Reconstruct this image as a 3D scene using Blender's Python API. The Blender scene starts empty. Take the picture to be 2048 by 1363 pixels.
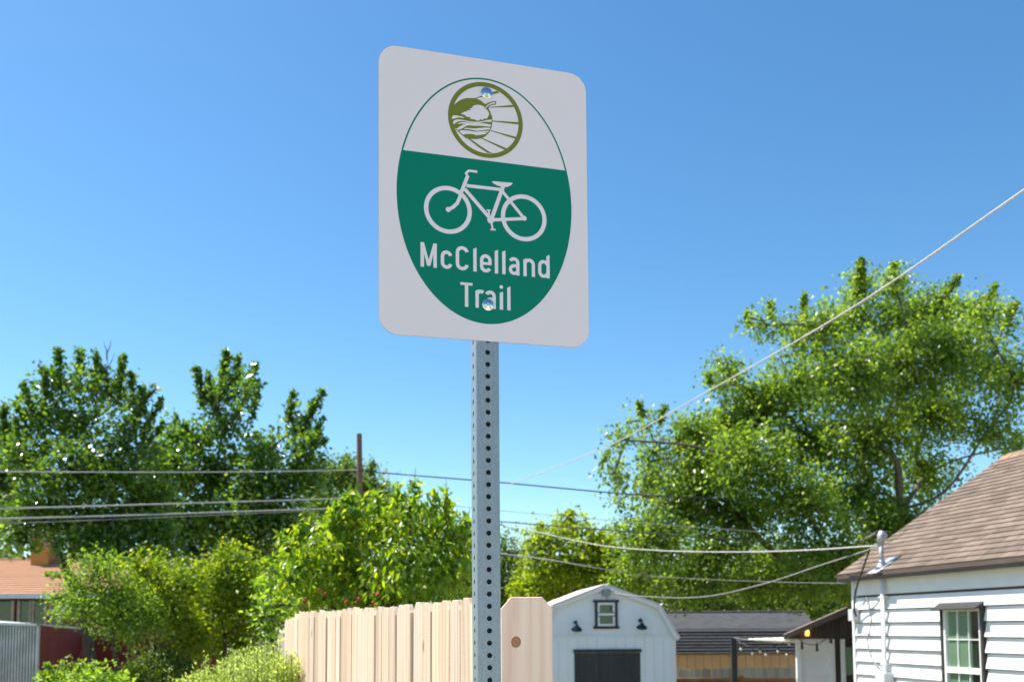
import bpy, bmesh, math, random
import numpy as np
from mathutils import Vector, Matrix

# ------------------------------------------------------------------ camera, sky, sun, exposure
scene = bpy.context.scene
FPX, HOR, PITCH, ROLL, EYE = 1900.0, 1255.0, math.radians(4.0), 0.005, 1.75   # photo pixels (2048 wide)
YPP = HOR - FPX * math.tan(PITCH)
_F = Vector((0, math.cos(PITCH), math.sin(PITCH)))
_U0 = Vector((0, -math.sin(PITCH), math.cos(PITCH)))
_R0 = Vector((1, 0, 0))
_R = _R0 * math.cos(ROLL) - _U0 * math.sin(ROLL)
_U = _R0 * math.sin(ROLL) + _U0 * math.cos(ROLL)
CAM = Vector((0, 0, EYE))
cd = bpy.data.cameras.new('camera')
cam = bpy.data.objects.new('camera', cd)
scene.collection.objects.link(cam)
cam.matrix_world = Matrix((( _R.x, _U.x, -_F.x, CAM.x), (_R.y, _U.y, -_F.y, CAM.y), (_R.z, _U.z, -_F.z, CAM.z), (0, 0, 0, 1)))
cd.sensor_fit = 'HORIZONTAL'
cd.sensor_width = 36.0
cd.lens = 36.0 * FPX / 2048.0
cd.shift_y = (YPP - 681.5) / 2048.0
cd.clip_start = 0.05
cd.clip_end = 3000.0
cd.dof.use_dof = True
cd.dof.focus_distance = 2.01
cd.dof.aperture_fstop = 7.0
scene.camera = cam

SUN_AZ, SUN_EL = math.radians(-70.0), math.radians(60.0)     # azimuth from +Y towards +X
world = bpy.data.worlds.new('World')
scene.world = world
world.use_nodes = True
wn = world.node_tree.nodes
wl = world.node_tree.links
wn.clear()
sky = wn.new('ShaderNodeTexSky')
sky.sky_type = 'NISHITA'
sky.sun_disc = False
sky.sun_elevation = SUN_EL
sky.sun_rotation = SUN_AZ
sky.altitude = 1300
sky.air_density = 1.0
sky.dust_density = 0.9
sky.ozone_density = 0.5
hsv = wn.new('ShaderNodeHueSaturation')
hsv.inputs['Saturation'].default_value = 1.29
bg = wn.new('ShaderNodeBackground')
bg.inputs['Strength'].default_value = 0.106
wo = wn.new('ShaderNodeOutputWorld')
wl.new(sky.outputs[0], hsv.inputs['Color'])
wb = wn.new('ShaderNodeMix'); wb.data_type = 'RGBA'; wb.blend_type = 'MULTIPLY'     # camera white balance
wb.inputs[0].default_value = 1.0
wb.inputs[7].default_value = (0.95, 1.02, 0.95, 1)
wl.new(hsv.outputs[0], wb.inputs[6])
wl.new(wb.outputs[2], bg.inputs['Color'])
wl.new(bg.outputs[0], wo.inputs['Surface'])

sd = bpy.data.lights.new('sun', 'SUN')
sd.energy = 5.0
sd.angle = math.radians(0.53)
sd.color = (1.0, 0.95, 0.87)
sun = bpy.data.objects.new('sun', sd)
scene.collection.objects.link(sun)
SUNV = Vector((math.sin(SUN_AZ) * math.cos(SUN_EL), math.cos(SUN_AZ) * math.cos(SUN_EL), math.sin(SUN_EL)))
sun.rotation_euler = SUNV.to_track_quat('Z', 'Y').to_euler()
sun.location = SUNV * 60

vs = scene.view_settings
vs.view_transform = 'Standard'
vs.look = 'None'
vs.gamma = 1.0
vs.use_curve_mapping = False
vs.exposure = 1.05

# ------------------------------------------------------------------ helpers
COL = scene.collection
RNG = np.random.default_rng(7)
random.seed(7)

def ray(px, py):
    """direction of the sight line through a photo pixel"""
    x, y = (px - 1024.0) / FPX, (YPP - py) / FPX
    return _F + _R * x + _U * y

def P(px, py, Y):
    """the point at depth Y on that sight line"""
    d = ray(px, py)
    return CAM + d * (Y / d.y)

def ground_z(y):
    if y < 6: return 0.0
    if y < 32: return -0.05 * (y - 6)
    return -1.3

class Geo:
    """collects shapes for ONE mesh object"""
    def __init__(s): s.v = []; s.f = []
    def add(s, vs_, fs_):
        b = len(s.v)
        s.v.extend([tuple(v) for v in vs_]); s.f.extend([tuple(i + b for i in f) for f in fs_])
        return s
    def box(s, c, h, ax=None):
        c = Vector(c)
        X, Y, Z = ax if ax else (Vector((1,0,0)), Vector((0,1,0)), Vector((0,0,1)))
        vs_ = [c + X*(h[0]*i) + Y*(h[1]*j) + Z*(h[2]*k) for i in (-1,1) for j in (-1,1) for k in (-1,1)]
        return s.add(vs_, [(0,1,3,2),(4,6,7,5),(0,4,5,1),(2,3,7,6),(0,2,6,4),(1,5,7,3)])
    def hexa(s, p8):
        """8 points: bottom ring of 4, top ring of 4"""
        return s.add(p8, [(3,2,1,0),(4,5,6,7),(0,1,5,4),(1,2,6,5),(2,3,7,6),(3,0,4,7)])
    def prism(s, poly, ext):
        """planar polygon (list of Vector) extruded by the Vector ext"""
        n = len(poly); ext = Vector(ext)
        vs_ = [Vector(p) for p in poly] + [Vector(p) + ext for p in poly]
        fs_ = [tuple(range(n))[::-1], tuple(range(n, 2*n))] + [(i, (i+1) % n, n + (i+1) % n, n + i) for i in range(n)]
        return s.add(vs_, fs_)
    def tube(s, pts, rad, n=6, caps=True):
        pts = [Vector(p) for p in pts]
        if not hasattr(rad, '__len__'): rad = [rad] * len(pts)
        rings = []
        up = Vector((0.13, 0.21, 0.97))
        for i, p in enumerate(pts):
            t = (pts[min(i+1, len(pts)-1)] - pts[max(i-1, 0)])
            if t.length < 1e-9: t = Vector((0,0,1))
            t.normalize()
            a = t.cross(up)
            if a.length < 0.1: a = t.cross(Vector((1, 0.2, 0)))
            a.normalize(); b = t.cross(a)
            rings.append([p + (a*math.cos(2*math.pi*k/n) + b*math.sin(2*math.pi*k/n)) * rad[i] for k in range(n)])
        vs_ = [v for r in rings for v in r]
        fs_ = [(i*n+k, i*n+(k+1) % n, (i+1)*n+(k+1) % n, (i+1)*n+k) for i in range(len(pts)-1) for k in range(n)]
        if caps: fs_ += [tuple(range(n))[::-1], tuple((len(pts)-1)*n + k for k in range(n))]
        return s.add(vs_, fs_)
    def lathe(s, prof, c, ax, n=20):
        """profile [(radius, along)] turned round the frame ax=(X,Y,Z) about Z"""
        X, Y, Z = ax; c = Vector(c)
        vs_ = [c + (X*math.cos(2*math.pi*k/n) + Y*math.sin(2*math.pi*k/n))*r + Z*h for r, h in prof for k in range(n)]
        fs_ = [(i*n+k, i*n+(k+1) % n, (i+1)*n+(k+1) % n, (i+1)*n+k) for i in range(len(prof)-1) for k in range(n)]
        fs_ += [tuple(range(n))[::-1], tuple((len(prof)-1)*n + k for k in range(n))]
        return s.add(vs_, fs_)
    def build(s, name, mat=None, parent=None, smooth=False, clean=False):
        me = bpy.data.meshes.new(name)
        me.from_pydata(s.v, [], s.f)
        if clean or any(len(f) > 4 for f in s.f):
            bm = bmesh.new(); bm.from_mesh(me)
            bmesh.ops.triangulate(bm, faces=[f for f in bm.faces if len(f.verts) > 4])
            bmesh.ops.recalc_face_normals(bm, faces=bm.faces)
            bm.to_mesh(me); bm.free()
        if smooth:
            me.polygons.foreach_set('use_smooth', [True] * len(me.polygons))
        return link(name, me, mat, parent)

ORIGIN = {}
def link(name, me, mat=None, parent=None):
    if mat is not None and not me.materials: me.materials.append(mat)
    o = bpy.data.objects.new(name, me)
    COL.objects.link(o)
    if parent is not None: adopt(o, parent)
    return o

def adopt(o, parent):
    o.parent = parent
    w = ORIGIN.get(parent.name)
    if w is not None: o.matrix_parent_inverse = Matrix.Translation(-w)

def thing(name, label, cat, loc, group=None):
    o = bpy.data.objects.new(name, None)
    COL.objects.link(o)
    o.location = loc
    o.empty_display_size = 0.2
    ORIGIN[o.name] = Vector(loc)
    return tag(o, label, cat, group)

def tag(o, label=None, cat=None, group=None, kind=None):
    if label: o['label'] = label
    if cat: o['category'] = cat
    if group: o['group'] = group
    if kind: o['kind'] = kind
    return o

def frame(yaw):
    """horizontal axes turned by yaw: X along, Y away, Z up"""
    return (Vector((math.cos(yaw), math.sin(yaw), 0)), Vector((-math.sin(yaw), math.cos(yaw), 0)), Vector((0, 0, 1)))

def crom(pts, n=8):
    """smooth curve through points"""
    pts = [Vector(p) for p in pts]
    if len(pts) < 3:
        return [pts[0].lerp(pts[1], i / n) for i in range(n + 1)]
    q = [pts[0]*2 - pts[1]] + pts + [pts[-1]*2 - pts[-2]]
    out = []
    for i in range(1, len(q) - 2):
        for k in range(n):
            t = k / n
            out.append(0.5 * ((2*q[i]) + (q[i+1]-q[i-1])*t + (2*q[i-1]-5*q[i]+4*q[i+1]-q[i+2])*t*t + (3*q[i]-q[i-1]-3*q[i+1]+q[i+2])*t**3))
    out.append(pts[-1])
    return out

# ------------------------------------------------------------------ materials
def nodes(name):
    m = bpy.data.materials.new(name); m.use_nodes = True
    nt = m.node_tree; nt.nodes.clear()
    o = nt.nodes.new('ShaderNodeOutputMaterial')
    b = nt.nodes.new('ShaderNodeBsdfPrincipled')
    nt.links.new(b.outputs[0], o.inputs[0])
    return m, nt, b, o

def ramp(nt, fac, stops):
    r = nt.nodes.new('ShaderNodeValToRGB')
    e = r.color_ramp.elements
    while len(e) < len(stops): e.new(0.5)
    for i, (p, c) in enumerate(stops):
        e[i].position = p; e[i].color = (*c, 1) if len(c) == 3 else c
    nt.links.new(fac, r.inputs[0])
    return r.outputs[0]

def coords(nt, scale=(1,1,1), rot=(0,0,0), rand=0.0):
    tc = nt.nodes.new('ShaderNodeTexCoord')
    mp = nt.nodes.new('ShaderNodeMapping')
    mp.inputs['Scale'].default_value = scale
    mp.inputs['Rotation'].default_value = rot
    nt.links.new(tc.outputs['Object'], mp.inputs[0])
    if rand:
        oi = nt.nodes.new('ShaderNodeObjectInfo')
        mu = nt.nodes.new('ShaderNodeMath'); mu.operation = 'MULTIPLY'; mu.inputs[1].default_value = rand
        cx = nt.nodes.new('ShaderNodeCombineXYZ')
        nt.links.new(oi.outputs['Random'], mu.inputs[0])
        for i in range(3): nt.links.new(mu.outputs[0], cx.inputs[i])
        nt.links.new(cx.outputs[0], mp.inputs['Location'])
    return mp.outputs[0]

def noise(nt, vec, scale, detail=4, rough=0.55, dist=0.0):
    n = nt.nodes.new('ShaderNodeTexNoise')
    n.inputs['Scale'].default_value = scale
    n.inputs['Detail'].default_value = detail
    n.inputs['Roughness'].default_value = rough
    n.inputs['Distortion'].default_value = dist
    nt.links.new(vec, n.inputs['Vector'])
    return n.outputs[0]

def mixc(nt, fac, a, b, mode='MIX'):
    m = nt.nodes.new('ShaderNodeMix'); m.data_type = 'RGBA'; m.blend_type = mode
    for sock, v in ((m.inputs[0], fac), (m.inputs[6], a), (m.inputs[7], b)):
        if isinstance(v, (int, float)): sock.default_value = v
        elif isinstance(v, tuple): sock.default_value = (*v, 1) if len(v) == 3 else v
        else: nt.links.new(v, sock)
    return m.outputs[2]

def math_(nt, op, a, b=None, clamp=False):
    m = nt.nodes.new('ShaderNodeMath'); m.operation = op; m.use_clamp = clamp
    for i, v in enumerate((a, b)):
        if v is None: continue
        if isinstance(v, (int, float)): m.inputs[i].default_value = v
        else: nt.links.new(v, m.inputs[i])
    return m.outputs[0]

def bump(nt, b, h, strength, dist=0.01):
    n = nt.nodes.new('ShaderNodeBump')
    n.inputs['Strength'].default_value = strength
    n.inputs['Distance'].default_value = dist
    nt.links.new(h, n.inputs['Height'])
    nt.links.new(n.outputs[0], b.inputs['Normal'])

def pmat(name, col, rough=0.6, var=0.12, scale=8.0, stretch=(1,1,1), metal=0.0, bmp=0.15, spec=0.5, randv=0.0, fine=60.0, bdist=0.004):
    """paint, metal, plaster: one colour with uneven tone, grime and fine relief"""
    m, nt, b, o = nodes(name)
    v = coords(nt, stretch, rand=7.0 if randv else 0.0)
    n1 = noise(nt, v, scale, 5)
    n2 = noise(nt, v, fine, 3)
    lo = tuple(max(0, c*(1-var)) for c in col); hi = tuple(min(1, c*(1+var)) for c in col)
    c = ramp(nt, n1, [(0.28, lo), (0.72, hi)])
    if randv:
        oi = nt.nodes.new('ShaderNodeObjectInfo')
        k = math_(nt, 'ADD', math_(nt, 'MULTIPLY', oi.outputs['Random'], 2*randv), 1-randv)
        hs = nt.nodes.new('ShaderNodeHueSaturation')
        nt.links.new(c, hs.inputs['Color']); nt.links.new(k, hs.inputs['Value'])
        c = hs.outputs[0]
    nt.links.new(c, b.inputs['Base Color'])
    b.inputs['Roughness'].default_value = rough
    b.inputs['Metallic'].default_value = metal
    b.inputs['Specular IOR Level'].default_value = spec
    if bmp: bump(nt, b, math_(nt, 'ADD', math_(nt, 'MULTIPLY', n1, 0.5), n2), bmp, bdist)
    return m

def wood_mat(name, dark, mid, light, grain=1.0, knots=True, rough=0.75, randv=0.10):
    """sawn boards: long grain, growth rings, knots, saw marks"""
    m, nt, b, o = nodes(name)
    v = coords(nt, (1, 1, 1), rand=31.0)
    vs_ = nt.nodes.new('ShaderNodeMapping'); vs_.inputs['Scale'].default_value = (1, 1, 0.07)
    nt.links.new(v, vs_.inputs[0])
    warp = noise(nt, vs_.outputs[0], 6, 3)
    w = nt.nodes.new('ShaderNodeTexWave'); w.wave_type = 'BANDS'; w.bands_direction = 'X'
    w.inputs['Scale'].default_value = 9 * grain; w.inputs['Distortion'].default_value = 16; w.inputs['Detail'].default_value = 2
    w.inputs['Detail Scale'].default_value = 0.6
    nt.links.new(vs_.outputs[0], w.inputs['Vector'])
    fib = nt.nodes.new('ShaderNodeMapping'); fib.inputs['Scale'].default_value = (180, 180, 5)
    nt.links.new(v, fib.inputs[0])
    nf = noise(nt, fib.outputs[0], 1.0, 4)
    g = math_(nt, 'ADD', math_(nt, 'MULTIPLY', w.outputs['Fac'], 0.24), math_(nt, 'ADD', math_(nt, 'MULTIPLY', nf, 0.35), math_(nt, 'MULTIPLY', warp, 0.5)))
    c = ramp(nt, g, [(0.30, dark), (0.52, mid), (0.78, light)])
    big = noise(nt, vs_.outputs[0], 1.6, 2)
    c = mixc(nt, math_(nt, 'MULTIPLY', big, 0.35), c, mid)
    if knots:
        vo = nt.nodes.new('ShaderNodeTexVoronoi'); vo.inputs['Scale'].default_value = 1.0
        km = nt.nodes.new('ShaderNodeMapping'); km.inputs['Scale'].default_value = (7, 7, 3.2)
        nt.links.new(v, km.inputs[0]); nt.links.new(km.outputs[0], vo.inputs['Vector'])
        kf = ramp(nt, vo.outputs['Distance'], [(0.035, (1,1,1)), (0.085, (0,0,0))])
        c = mixc(nt, math_(nt, 'MULTIPLY', kf, 0.75), c, tuple(x*0.42 for x in dark))
    saw = nt.nodes.new('ShaderNodeMapping'); saw.inputs['Scale'].default_value = (4, 4, 160)
    nt.links.new(v, saw.inputs[0])
    ns = noise(nt, saw.outputs[0], 1.0, 2)
    oi = nt.nodes.new('ShaderNodeObjectInfo')
    hs = nt.nodes.new('ShaderNodeHueSaturation')
    nt.links.new(math_(nt, 'ADD', math_(nt, 'MULTIPLY', oi.outputs['Random'], 2*randv), 1-randv), hs.inputs['Value'])
    nt.links.new(math_(nt, 'ADD', math_(nt, 'MULTIPLY', math_(nt, 'FRACT', math_(nt, 'MULTIPLY', oi.outputs['Random'], 17.3)), 0.3), 0.85), hs.inputs['Saturation'])
    nt.links.new(c, hs.inputs['Color'])
    nt.links.new(hs.outputs[0], b.inputs['Base Color'])
    b.inputs['Roughness'].default_value = rough
    b.inputs['Specular IOR Level'].default_value = 0.25
    bump(nt, b, math_(nt, 'ADD', math_(nt, 'MULTIPLY', g, 0.7), math_(nt, 'MULTIPLY', ns, 0.6)), 0.35, 0.002)
    return m

def leaf_mat(name, dark, mid, light, trans=0.38, rough=0.42, spec=0.5, tcol=None):
    """leaf: colour by each leaf's own tint, light passing through, waxy gloss"""
    m, nt, b, o = nodes(name)
    at = nt.nodes.new('ShaderNodeAttribute'); at.attribute_name = 'tint'
    c = ramp(nt, at.outputs['Fac'], [(0.1, dark), (0.5, mid), (0.95, light)])
    nt.links.new(c, b.inputs['Base Color'])
    b.inputs['Roughness'].default_value = rough
    b.inputs['Specular IOR Level'].default_value = spec
    t = nt.nodes.new('ShaderNodeBsdfTranslucent')
    tc_ = mixc(nt, 1.0, c, tcol or (1.0, 1.0, 0.45), 'MULTIPLY')
    br = nt.nodes.new('ShaderNodeBrightContrast'); br.inputs['Bright'].default_value = 0.0
    hs = nt.nodes.new('ShaderNodeHueSaturation'); hs.inputs['Value'].default_value = 2.2
    nt.links.new(tc_, hs.inputs['Color'])
    nt.links.new(hs.outputs[0], t.inputs['Color'])
    mx = nt.nodes.new('ShaderNodeMixShader'); mx.inputs[0].default_value = trans
    nt.links.new(b.outputs[0], mx.inputs[1]); nt.links.new(t.outputs[0], mx.inputs[2])
    nt.links.new(mx.outputs[0], o.inputs[0])
    return m

def glass_mat(name, tint=(0.9, 1.0, 0.95), mixf=0.75):
    """window pane: part mirror, part see-through"""
    m, nt, b, o = nodes(name)
    nt.nodes.remove(b)
    g = nt.nodes.new('ShaderNodeBsdfGlossy'); g.inputs['Roughness'].default_value = 0.03
    t = nt.nodes.new('ShaderNodeBsdfTransparent'); t.inputs[0].default_value = (*tint, 1)
    fr = nt.nodes.new('ShaderNodeFresnel'); fr.inputs[0].default_value = 1.5
    f = math_(nt, 'ADD', math_(nt, 'MULTIPLY', fr.outputs[0], 0.45), 0.015, True)
    mx = nt.nodes.new('ShaderNodeMixShader')
    nt.links.new(f, mx.inputs[0]); nt.links.new(t.outputs[0], mx.inputs[1]); nt.links.new(g.outputs[0], mx.inputs[2])
    nt.links.new(mx.outputs[0], o.inputs[0])
    return m

def emit_mat(name, col, s):
    m, nt, b, o = nodes(name)
    b.inputs['Base Color'].default_value = (*col, 1)
    b.inputs['Emission Color'].default_value = (*col, 1)
    b.inputs['Emission Strength'].default_value = s
    return m

M = {}
# ------------------------------------------------------------------ setting: ground and unseen bounce path
def ground_mat():
    m, nt, b, o = nodes('ground')
    v = coords(nt)
    n1 = noise(nt, v, 0.35, 5); n2 = noise(nt, v, 9, 5); n3 = noise(nt, v, 60, 3)
    c = ramp(nt, n1, [(0.35, (0.20, 0.16, 0.10)), (0.55, (0.11, 0.13, 0.045)), (0.7, (0.08, 0.11, 0.03))])
    c = mixc(nt, 0.5, c, ramp(nt, n2, [(0.3, (0.12, 0.10, 0.06)), (0.7, (0.30, 0.26, 0.18))]))
    nt.links.new(c, b.inputs['Base Color']); b.inputs['Roughness'].default_value = 0.95
    bump(nt, b, math_(nt, 'ADD', n2, n3), 0.6, 0.03)
    return m
ys = [-400, -120, -40, -15, -6, 0, 3, 6, 8, 11, 14, 18, 22, 27, 32, 45, 80, 200, 900]
xs = [-900, -200, -80, -40, -20, -10, -4, 0, 4, 10, 20, 40, 80, 200, 900]
g = Geo()
g.add([(x, y, ground_z(y)) for y in ys for x in xs],
      [(j*len(xs)+i, j*len(xs)+i+1, (j+1)*len(xs)+i+1, (j+1)*len(xs)+i) for j in range(len(ys)-1) for i in range(len(xs)-1)])
tag(g.build('ground', ground_mat()), kind='structure')
M['concrete'] = pmat('bounce_concrete', (0.52, 0.475, 0.42), 0.85, 0.12, 1.5, bmp=0.4)
g = Geo()
X, Y, Z = frame(math.radians(24))
g.box(Vector((0.6, -4.3, 0.012)), (30, 4.6, 0.012), (X, Y, Z))
tag(g.build('bounce_path', M['concrete']), kind='structure')  # unseen paving, made wide and pale to bounce sunlight onto the sign

# ------------------------------------------------------------------ the trail sign
SC = Vector((-0.0506633, 1.95551729, 0.90595922 + EYE))
_a, _b, _c = 0.27837847, 0.01659574, -0.0075706
RS = Matrix.Rotation(_a, 3, 'Z') @ Matrix.Rotation(_b, 3, 'X') @ Matrix.Rotation(_c, 3, 'Y')
SX, SY, SZ = RS.col[0].copy(), RS.col[1].copy(), RS.col[2].copy()      # along, into the back, up
def S(s, t, d=0.0):
    """point on the sign: millimetres along, up and in front of the face"""
    return SC + SX*(s/1000) + SZ*(t/1000) - SY*(d/1000)

def sheeting(name, col, hi, rough=0.38):
    """prismatic reflective sheeting: fine lattice of cells under a clear skin"""
    m, nt, b, o = nodes(name)
    tc = nt.nodes.new('ShaderNodeTexCoord')
    mp = nt.nodes.new('ShaderNodeMapping'); mp.vector_type = 'POINT'
    mp.inputs['Rotation'].default_value = (0, 0, -_a)
    nt.links.new(tc.outputs['Object'], mp.inputs[0])
    fs = []
    for ang in (58, -58):
        sp = nt.nodes.new('ShaderNodeSeparateXYZ'); nt.links.new(mp.outputs[0], sp.inputs[0])
        a = math.radians(ang)
        u = math_(nt, 'ADD', math_(nt, 'MULTIPLY', sp.outputs[0], math.cos(a)*1000/4.6), math_(nt, 'MULTIPLY', sp.outputs[2], math.sin(a)*1000/4.6))
        fs.append(math_(nt, 'ABSOLUTE', math_(nt, 'SUBTRACT', math_(nt, 'FRACT', u), 0.5)))
    k = math_(nt, 'MAXIMUM', fs[0], fs[1])
    lat = ramp(nt, k, [(0.40, (0,0,0)), (0.46, (1,1,1))])
    v = coords(nt)
    n = noise(nt, v, 5, 4); n2 = noise(nt, v, 900, 2)
    c = mixc(nt, math_(nt, 'MULTIPLY', lat, 0.55), col, hi)
    c = mixc(nt, math_(nt, 'MULTIPLY', n, 0.14), c, tuple(x*0.72 for x in col))
    c = mixc(nt, math_(nt, 'MULTIPLY', n2, 0.10), c, tuple(x*0.7 for x in col))
    nt.links.new(c, b.inputs['Base Color'])
    b.inputs['Roughness'].default_value = rough
    b.inputs['Specular IOR Level'].default_value = 0.2
    bump(nt, b, math_(nt, 'ADD', n2, math_(nt, 'MULTIPLY', lat, 0.5)), 0.06, 0.0005)
    return m
M['sheet'] = sheeting('white_reflective_sheeting', (0.70, 0.64, 0.645), (0.84, 0.78, 0.785))
M['green'] = sheeting('green_print', (0.0, 0.17, 0.105), (0.002, 0.21, 0.14))
M['olive'] = sheeting('olive_print', (0.155, 0.175, 0.022), (0.19, 0.21, 0.035))
M['alu'] = pmat('sheet_aluminium', (0.62, 0.60, 0.58), 0.38, 0.08, 20, metal=0.9, bmp=0.05)

sign = thing('trail_sign', 'white and green bicycle trail sign reading McClelland Trail on perforated steel post', 'sign', (S(1.8, 0).x, S(1.8, 0).y, 0))
W2, H2, CR = 228.6, 304.8, 40.0
def rrect(w, h, r, n=9):
    out = []
    for cx, cy, a0 in ((w-r, h-r, 0), (-w+r, h-r, 90), (-w+r, -h+r, 180), (w-r, -h+r, 270)):
        for k in range(n + 1):
            a = math.radians(a0 + 90*k/n); out.append((cx + r*math.cos(a), cy + r*math.sin(a)))
    return out
g = Geo(); poly = rrect(W2, H2, CR)
g.prism([S(s, t, -2.0) for s, t in poly], -SY * 0.0019)
panel = g.build('panel', M['alu'], sign)
# reflective face: child of the panel
def decal(name, polys, mat, d0, step=0.0, parent=None):
    g = Geo()
    for i, p in enumerate(polys):
        g.add([S(s, t, d0 + i*step) for s, t in p], [tuple(range(len(p)))])
    me = bpy.data.meshes.new(name); me.from_pydata(g.v, [], g.f)
    bm = bmesh.new(); bm.from_mesh(me)
    bmesh.ops.triangulate(bm, faces=bm.faces[:])
    for f in bm.faces:
        if f.normal.dot(SY) > 0: f.normal_flip()
    bm.to_mesh(me); bm.free()
    return link(name, me, mat, parent or panel)
face = decal('reflective_face', [rrect(W2 - 0.6, H2 - 0.6, CR - 0.6)], M['sheet'], 0.05)

def arcpts(cx, cy, rx, ry, a0, a1, n=40):
    return [(cx + rx*math.cos(math.radians(a0 + (a1-a0)*k/n)), cy + ry*math.sin(math.radians(a0 + (a1-a0)*k/n))) for k in range(n + 1)]
def stroke(pts, w):
    """flat band of width w along a polyline, mitred"""
    n = len(pts); L, Rr = [], []
    for i in range(n):
        a = pts[max(i-1, 0)]; b = pts[i]; c = pts[min(i+1, n-1)]
        d1 = Vector((b[0]-a[0], b[1]-a[1])); d2 = Vector((c[0]-b[0], c[1]-b[1]))
        if i == 0: d1 = d2
        if i == n-1: d2 = d1
        d1.normalize(); d2.normalize()
        t = d1 + d2
        if t.length < 1e-6: t = d1
        t.normalize()
        nrm = Vector((-t.y, t.x)); k = max(0.35, nrm.dot(Vector((-d1.y, d1.x))))
        L.append((b[0] + nrm.x*w/2/k, b[1] + nrm.y*w/2/k)); Rr.append((b[0] - nrm.x*w/2/k, b[1] - nrm.y*w/2/k))
    return [[L[i], L[i+1], Rr[i+1], Rr[i]] for i in range(n-1)]
def annulus(cx, cy, rx, ry, w, n=72, a0=0, a1=360):
    o = arcpts(cx, cy, rx, ry, a0, a1, n); i_ = arcpts(cx, cy, rx-w, ry-w, a0, a1, n)
    return [[o[k], o[k+1], i_[k+1], i_[k]] for k in range(n)]

OA, OB, OCY = 191.2, 265.5, -2.3
def band_y(s): return 83.8 - 0.003*s
aR = math.degrees(math.asin((84 - OCY)/OB))
decal('oval_outline', annulus(0, OCY, OA, OB, 3.5, 90, aR-1, 181-aR), M['green'], 0.10)
low = arcpts(0, OCY, OA, OB, 180 - aR, 360 + aR, 110)
decal('green_field', [low], M['green'], 0.14)
EM_BLOB = [(-66.5,197.7),(-60.8,203.6),(-52.1,209.8),(-42.1,213.9),(-32.0,215.3),(-21.2,216.4),(-10.4,212.9),(-1.7,207.0),(6.2,198.7),(10.5,189.9),(14.1,180.3),(14.9,171.7),(13.4,160.0),(10.3,150.9),(5.1,143.0),(-0.7,136.4),(-9.4,131.0),(-19.6,127.9),(-29.6,126.6),(-36.8,127.3),(-46.8,131.0),(-55.4,136.3),(-61.1,141.3),(-64.6,142.2),(-72.4,154.0),(-78.0,167.5),(-78.7,178.8),(-75.1,187.9)]
EM_LEAF = [(-54.5,177.9),(-50.1,181.1),(-44.4,184.4),(-40.1,184.8),(-42.2,186.8),(-36.5,187.9),(-31.4,189.1),(-36.5,191.2),(-30.7,193.5),(-27.5,196.4),(-30.7,196.4),(-24.9,200.5),(-17.7,203.0),(-10.4,202.8),(-4.6,201.1),(-0.3,197.1),(4.0,193.3),(6.9,188.7),(7.2,185.1),(5.4,180.5),(3.2,176.6),(-0.5,173.8),(-1.9,175.9),(-4.1,173.7),(-9.2,170.4),(-11.3,173.0),(-13.5,169.7),(-19.3,167.6),(-22.2,169.5),(-28.0,169.7),(-34.4,170.4),(-33.4,173.0),(-39.4,173.3),(-43.5,173.5),(-44.4,176.2),(-49.4,177.2)]
EM_STEM_OUT = [(-3.2,205.0),(7.0,211.8),(15.8,215.0),(23.1,216.5),(22.8,208.7),(17.2,207.6),(9.9,204.0),(6.2,200.6),(3.3,196.1),(-0.3,196.8)]
EM_STEM_IN = [(-0.3,199.9),(3.4,204.8),(9.9,209.8),(15.8,212.7),(20.8,213.9),(20.3,210.5),(14.3,209.1),(7.0,204.9),(1.9,200.0),(-0.3,197.1)]
EM_WAVES = [[(-73.5,168.1),(-72.3,171.2),(-68.0,172.8),(-60.9,173.0),(-52.3,172.2),(-45.9,170.8),(-50.9,169.6),(-58.1,169.7),(-65.2,167.1),(-70.9,164.5),(-73.2,164.5)],[(-71.0,154.2),(-71.2,158.5),(-68.8,161.9),(-62.4,164.7),(-53.8,165.4),(-45.2,164.9),(-36.6,164.2),(-25.1,164.5),(-13.5,166.4),(-4.8,169.3),(3.9,172.4),(12.6,175.0),(13.0,169.7),(-2.0,167.7),(-12.8,163.9),(-25.1,161.5),(-38.1,161.9),(-46.7,162.8),(-55.2,161.8),(-62.4,159.4),(-67.4,155.4),(-69.5,153.3)],[(-61.7,154.8),(-58.1,157.8),(-51.0,160.1),(-42.4,161.0),(-28.0,160.9),(-12.8,163.4),(-2.0,164.1),(6.7,163.7),(11.4,163.3),(11.1,159.9),(6.7,158.3),(-2.0,158.1),(-13.6,157.7),(-25.2,156.2),(-35.2,155.5),(-41.0,154.3),(-46.7,150.4),(-53.9,145.1),(-61.1,142.0),(-64.2,144.4),(-56.7,150.4),(-49.6,155.0),(-42.4,157.4),(-52.4,157.0)],[(-48.2,147.0),(-42.4,149.1),(-33.8,149.5),(-22.3,150.5),(-13.6,152.7),(-2.0,155.0),(8.1,156.1),(10.3,155.5),(8.8,152.4),(0.8,150.8),(-7.9,148.4),(-19.4,145.7),(-28.1,146.4),(-38.1,146.9),(-45.3,146.3)],[(-58.2,139.5),(-52.5,142.7),(-42.5,143.5),(-33.9,143.5),(-22.3,143.6),(-10.8,145.9),(0.8,148.2),(6.6,148.9),(5.2,146.1),(-0.7,144.9),(-4.3,144.2),(-0.7,143.6),(3.0,143.8),(-0.7,141.0),(-7.9,139.5),(-16.6,136.5),(-23.8,135.9),(-26.0,137.4),(-33.9,137.3),(-42.5,135.9),(-49.7,133.5),(-54.0,135.8)]]
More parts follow.
